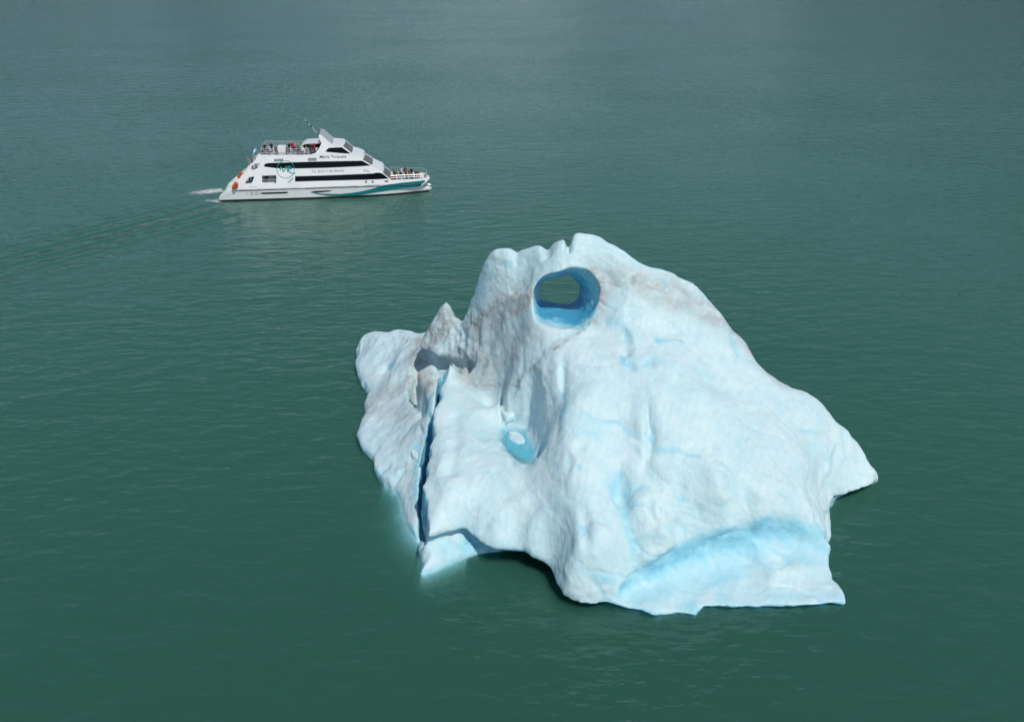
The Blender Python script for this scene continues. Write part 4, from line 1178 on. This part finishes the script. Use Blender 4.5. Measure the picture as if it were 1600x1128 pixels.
tag(dg, 'dark green canvas bundle beside the orange life rafts at the ferry stern', 'canvas bundle')

# ------------------------------------------------------------------ passengers
def body(pose):
    """one continuous figure grown with a Skin modifier; material slots: jacket, trousers, skin, hair"""
    sit = pose == 'sit'
    V, E, Rr = [], [], []
    def j(p, r, parent=None):
        V.append(p); Rr.append(r)
        if parent is not None: E.append((parent, len(V) - 1))
        return len(V) - 1
    hz = 0.50 if sit else 0.92
    pel = j((0, 0, hz), 0.135)
    wst = j((0.0, 0, hz + 0.18), 0.135, pel)
    chs = j((0.01, 0, hz + 0.40), 0.15, wst)
    nck = j((0.01, 0, hz + 0.57), 0.062, chs)
    hd = j((0.03, 0, hz + 0.66), 0.085, nck)
    j((0.035, 0, hz + 0.78), 0.09, hd)
    for s in (-1, 1):
        sh = j((0.0, s * 0.19, hz + 0.49), 0.062, chs)
        if pose == 'photo' or (pose == 'wave' and s > 0):
            el = j((0.18, s * 0.27, hz + 0.34), 0.048, sh)
            wr = j((0.30, s * 0.12, hz + 0.58), 0.036, el)
            j((0.36, s * 0.08, hz + 0.64), 0.034, wr)
        else:
            el = j((-0.03, s * 0.26, hz + 0.22), 0.05, sh)
            wr = j((0.12, s * 0.22, hz + 0.02), 0.036, el)
            j((0.18, s * 0.19, hz - 0.04), 0.034, wr)
        hip = j((0, s * 0.095, hz - 0.06), 0.095, pel)
        if sit:
            kn = j((0.42, s * 0.12, hz - 0.02), 0.068, hip)
            an = j((0.44, s * 0.12, 0.09), 0.045, kn)
        else:
            kn = j((0.03, s * 0.11, 0.48), 0.066, hip)
            an = j((-0.01, s * 0.12, 0.09), 0.046, kn)
        j((V[an][0] + 0.15, s * 0.13, 0.045), 0.042, an)
    me = bpy.data.meshes.new('person')
    me.from_pydata(V, E, [])
    o = bpy.data.objects.new('person', me)
    COL.objects.link(o)
    m = o.modifiers.new('s', 'SKIN')
    for v, r in zip(me.skin_vertices[0].data, Rr): v.radius = (r, r)
    me.skin_vertices[0].data[0].use_root = True
    s = o.modifiers.new('d', 'SUBSURF'); s.levels = 1; s.render_levels = 1
    bpy.context.view_layer.update()
    out = bpy.data.meshes.new_from_object(o.evaluated_get(bpy.context.evaluated_depsgraph_get()))
    bpy.data.objects.remove(o)
    for k in range(4): out.materials.append(None)
    for f in out.polygons:
        f.use_smooth = True
        c = f.center
        t = c.z - hz
        if t > 0.61: f.material_index = 3 if (t > 0.80 or c.x < 0.03) else 2
        elif t > 0.56: f.material_index = 2
        elif t > 0.0 and not (abs(c.y) > 0.16 and t < 0.05): f.material_index = 0
        elif abs(c.y) > 0.17 and t < 0.06 and t > -0.12 and not sit: f.material_index = 2
        else: f.material_index = 1
    return out
BODY = {k: body(k) for k in ('stand', 'photo', 'sit')}
M_SKIN = plain('skin', (0.50, 0.30, 0.21), 0.55)
M_HAIR = plain('dark_hair', (0.02, 0.014, 0.01), 0.6)
CLOTH = {n: plain(n + '_cloth', c, 0.85, var=0.15, vscale=6) for n, c in dict(black=(0.012, 0.012, 0.014), navy=(0.012, 0.02, 0.06), red=(0.45, 0.015, 0.02), crimson=(0.30, 0.008, 0.03), white=(0.72, 0.72, 0.72), purple=(0.12, 0.03, 0.14), green=(0.02, 0.13, 0.05), olive=(0.16, 0.15, 0.03), yellow=(0.62, 0.42, 0.04), grey=(0.14, 0.145, 0.15), maroon=(0.10, 0.008, 0.015), pink=(0.60, 0.28, 0.30), teal=(0.01, 0.17, 0.16), blue=(0.03, 0.09, 0.30), beige=(0.42, 0.35, 0.26)).items()}

def person(u, v, y, pose, top, legs, label, group, face=0.0, scale=1.0, lift=0.0):
    x, yy, z = L(u, v, y)
    o = bpy.data.objects.new('person', BODY[pose])
    COL.objects.link(o)
    for k, m in enumerate((CLOTH[top], CLOTH[legs], M_SKIN, M_HAIR)):
        o.material_slots[k].link = 'OBJECT'
        o.material_slots[k].material = m
    zz = DECKZ[group] if lift == 0 else z
    o.matrix_world = FM @ Matrix.Translation((x, yy, zz)) @ Matrix.Rotation(R(face), 4, 'Z') @ Matrix.Scale(scale * 1.05, 4)
    tag(o, label, 'person', group)

TOPD, BOWD, AFTU, AFTM = 'passengers on the top deck', 'passengers on the bow deck', 'passengers on the upper aft deck', 'people on the main deck'
DECKZ = {TOPD: zt + 0.06, BOWD: L(640, 286)[2] + 0.02, AFTU: L(400, 266.6)[2] + 0.02, AFTM: L(405, 288)[2] + 0.02}
# top deck, from the stern forward
person(411.4, 241, -2.5, 'sit', 'black', 'black', 'seated person in black at the aft end of the top deck rail', TOPD, 200)
person(414.8, 241, -2.3, 'stand', 'black', 'black', 'person in black standing near the stern flag on the top deck', TOPD, -80, 1.05)
person(419.4, 241, -2.5, 'sit', 'purple', 'black', 'seated person in purple beside the black-clad stander at the stern rail', TOPD, -60)
person(431.8, 241, -2.4, 'sit', 'black', 'navy', 'seated person in black just aft of the white deck locker', TOPD, -70, 1.1)
person(449.6, 241, -2.4, 'sit', 'navy', 'black', 'seated person in navy just forward of the white deck locker', TOPD, -90)
person(457.6, 239, -1.6, 'stand', 'crimson', 'black', 'tall person in a crimson top standing mid top deck', TOPD, -60, 1.06)
person(460.6, 241.5, -2.4, 'sit', 'black', 'black', 'seated person in black in front of the crimson-clad stander', TOPD, 30, 1.1)
person(462.4, 238, -0.9, 'stand', 'pink', 'grey', 'person in a pale pink top behind the crimson-clad stander', TOPD, 150)
person(468.6, 241.5, -2.5, 'sit', 'navy', 'navy', 'seated person in navy at the aft corner of the bar canopy', TOPD, -90)
person(473.6, 241.5, -2.5, 'sit', 'white', 'black', 'seated person in a white top below the bar canopy', TOPD, -90)
person(479.6, 241.5, -2.5, 'sit', 'grey', 'black', 'seated person in grey below the middle of the bar canopy', TOPD, -90)
person(485, 240.5, -2.3, 'stand', 'black', 'black', 'person in black standing by the bar', TOPD, -120, 0.95)
person(492.6, 240.5, -2.3, 'stand', 'red', 'black', 'person in a bright red jacket behind the wheelhouse arch', TOPD, 160, 0.95)
# upper aft deck
person(391.2, 265, -2.2, 'photo', 'pink', 'maroon', 'person in a pale pink top leaning over the upper aft rail', AFTU, 180, 1.08)
person(395.4, 265, -2.0, 'stand', 'maroon', 'black', 'person in maroon in the middle of the upper aft opening', AFTU, 180)
person(401, 265, -2.0, 'stand', 'black', 'black', 'person in black at the forward end of the upper aft opening', AFTU, 200)
# main deck
person(390.6, 287, -3.0, 'stand', 'navy', 'blue', 'person in navy in the lower aft opening of the ferry', AFTM, 180)
person(396, 287, -2.6, 'stand', 'black', 'black', 'person in black deep in the lower aft opening of the ferry', AFTM, 200)
person(432.3, 287, -3.55, 'stand', 'black', 'navy', 'person in black standing at the side doorway of the ferry', AFTM, -90, 0.98)
person(417.6, 287, -2.9, 'sit', 'maroon', 'maroon', 'dark seated figure inside the side doorway of the ferry', AFTM, -90, 0.9)
# bow, from the cabin forward
person(613.4, 285, -2.2, 'sit', 'red', 'maroon', 'seated person in red nearest the lower front window', BOWD, -60, 1.1)
person(618.2, 284, -1.6, 'photo', 'black', 'black', 'tall person in black standing closest to the cabin on the bow deck', BOWD, 20, 1.08)
person(621.2, 282, 0.4, 'stand', 'yellow', 'grey', 'person in a yellow top behind the tall black-clad stander at the bow', BOWD, 10)
person(623.6, 285, -2.1, 'stand', 'purple', 'black', 'person in purple at the near bow rail', BOWD, -40, 0.9)
person(627.4, 281, 0.9, 'photo', 'white', 'black', 'person in a white top standing at the far bow rail', BOWD, 40, 1.08)
person(630.6, 285, -1.9, 'stand', 'grey', 'black', 'person in grey in the middle of the bow crowd', BOWD, 0, 0.92)
person(632.8, 280.5, 1.2, 'photo', 'maroon', 'white', 'person in maroon and white trousers at the far bow rail', BOWD, 60, 1.08)
person(636.6, 285, -1.8, 'stand', 'black', 'black', 'person in black just aft of the olive-clad one at the bow', BOWD, 20, 0.9)
person(639.6, 283, -0.6, 'stand', 'olive', 'green', 'person in an olive top amid the bow crowd', BOWD, 30, 1.0)
person(641.4, 285, -1.9, 'sit', 'green', 'black', 'crouching person in green at the near bow rail', BOWD, -20, 1.15)
person(645, 285, -1.8, 'sit', 'teal', 'beige', 'crouching person in teal forward of the green-clad one', BOWD, 10, 1.1)
person(649.4, 283.5, -1.0, 'stand', 'black', 'crimson', 'person in black and crimson trousers second from the bow tip', BOWD, 20, 1.0)
person(655, 283.5, -0.9, 'stand', 'navy', 'black', 'person in dark navy standing furthest forward at the bow tip', BOWD, 10, 1.0)

person(425.4, 240, -1.2, 'stand', 'black', 'black', 'person in black standing alone mid-deck aft of the white locker', TOPD, 90)
person(452.8, 239.5, -1.4, 'stand', 'black', 'navy', 'person in black standing between the white locker and the crimson-clad one', TOPD, -30)
person(466, 240.5, -2.2, 'stand', 'grey', 'black', 'person in a grey top standing at the aft end of the bar canopy', TOPD, -90, 0.95)
person(488.8, 240.8, -2.4, 'stand', 'navy', 'black', 'person in navy standing between the bar and the red jacket', TOPD, -100, 0.95)
person(616, 283, 0.2, 'stand', 'grey', 'black', 'person in grey behind the red-clad one next to the lower front window', BOWD, 30)
person(625.6, 283, -0.4, 'stand', 'black', 'navy', 'person in black between the purple and the white tops at the bow', BOWD, 0)
person(634.8, 283.5, -0.8, 'stand', 'crimson', 'black', 'person in a crimson jacket in the middle of the bow crowd', BOWD, 40)
person(643.4, 282, 0.8, 'stand', 'black', 'black', 'person in black at the far bow rail behind the teal-clad one', BOWD, 60)
person(652.2, 283.5, -1.2, 'stand', 'black', 'black', 'person in black between the two foremost bow passengers', BOWD, 20)

# ------------------------------------------------------------------ wake
def foam_material():
    k = NT('foam')
    g = k.n('NewGeometry')
    P = g.outputs['Position']
    den = k.n('Attribute', {'attribute_name': 'den'}).outputs['Fac']
    n1 = k.noise(k.mapv(P, (0.5, 1.2, 1), (0, 0, BOAT_RZ)), 2.6, 6.0, 0.72, 1.0)
    a = k.ramp(k.math('ADD', n1, k.math('MULTIPLY', k.math('SUBTRACT', den, 1.0), 0.42)), 0.36, 0.66)
    df = k.n('BsdfDiffuse')
    df.inputs['Color'].default_value = (0.78, 0.83, 0.82, 1)
    ms = k.n('MixShader', i0=k.math('MULTIPLY', a, 0.92), i1=k.n('BsdfTransparent'), i2=df)
    k.t.links.new(ms.outputs[0], k.out.inputs['Surface'])
    return k.m
M_FOAM = foam_material()
def foam(name, line, label, z=0.006):
    """foam band along a surveyed line on the water: (u, v, half width in metres, density)"""
    V, Q, D = [], [], []
    P = [Vector(at(u, v, z)) for u, v, _, _ in line]
    N = 7
    pts = []
    for i in range(len(P) - 1):
        for s in range(10):
            t = s / 10
            pts.append((P[i].lerp(P[i + 1], t), line[i][2] * (1 - t) + line[i + 1][2] * t, line[i][3] * (1 - t) + line[i + 1][3] * t))
    pts.append((P[-1], line[-1][2], line[-1][3]))
    for i, (p, w, dn) in enumerate(pts):
        t = (pts[min(i + 1, len(pts) - 1)][0] - pts[max(i - 1, 0)][0]).normalized()
        n = Vector((-t.y, t.x, 0))
        for k in range(N):
            q = k / (N - 1) * 2 - 1
            V.append(tuple(p + n * w * q)); D.append(dn * (1 - q * q))
        if i:
            for k in range(N - 1): Q.append(((i - 1) * N + k, (i - 1) * N + k + 1, i * N + k + 1, i * N + k))
    me = bpy.data.meshes.new(name)
    me.from_pydata(V, [], Q)
    a = me.attributes.new('den', 'FLOAT', 'POINT')
    a.data.foreach_set('value', np.array(D, np.float32))
    o = link(name, me, M_FOAM)
    tag(o, label, 'foam', kind='stuff')
foam('wake_foam', [(348, 297, 2.4, 1.2), (335, 298.5, 3.0, 1.25), (322, 299.8, 3.2, 1.15), (305, 301.5, 2.8, 1.0), (285, 304, 2.0, 0.65), (255, 308, 1.6, 0.5), (215, 314, 1.2, 0.3)], 'white propeller wash trailing from the far hull of the ferry')
foam('wake_foam', [(345, 315, 1.5, 1.15), (333, 313.5, 1.8, 1.05), (318, 313.5, 1.3, 0.7), (290, 316, 1.1, 0.5), (250, 323, 1.0, 0.3)], 'thin wash at the near hull stern of the ferry', 0.010)
foam('wake_foam', [(372, 317, 0.8, 0.6), (350, 320, 1.2, 0.72), (310, 331, 1.5, 0.72), (250, 345, 1.6, 0.7), (180, 364, 1.5, 0.64), (110, 384, 1.0, 0.5)], 'long faint foam line of the wake stretching away behind the ferry', 0.014)
foam('wake_foam', [(330, 336, 0.8, 0.45), (260, 352, 1.0, 0.62), (200, 366, 1.0, 0.6), (120, 390, 0.8, 0.45)], 'second faint foam line just in front of the long wake line', 0.018)
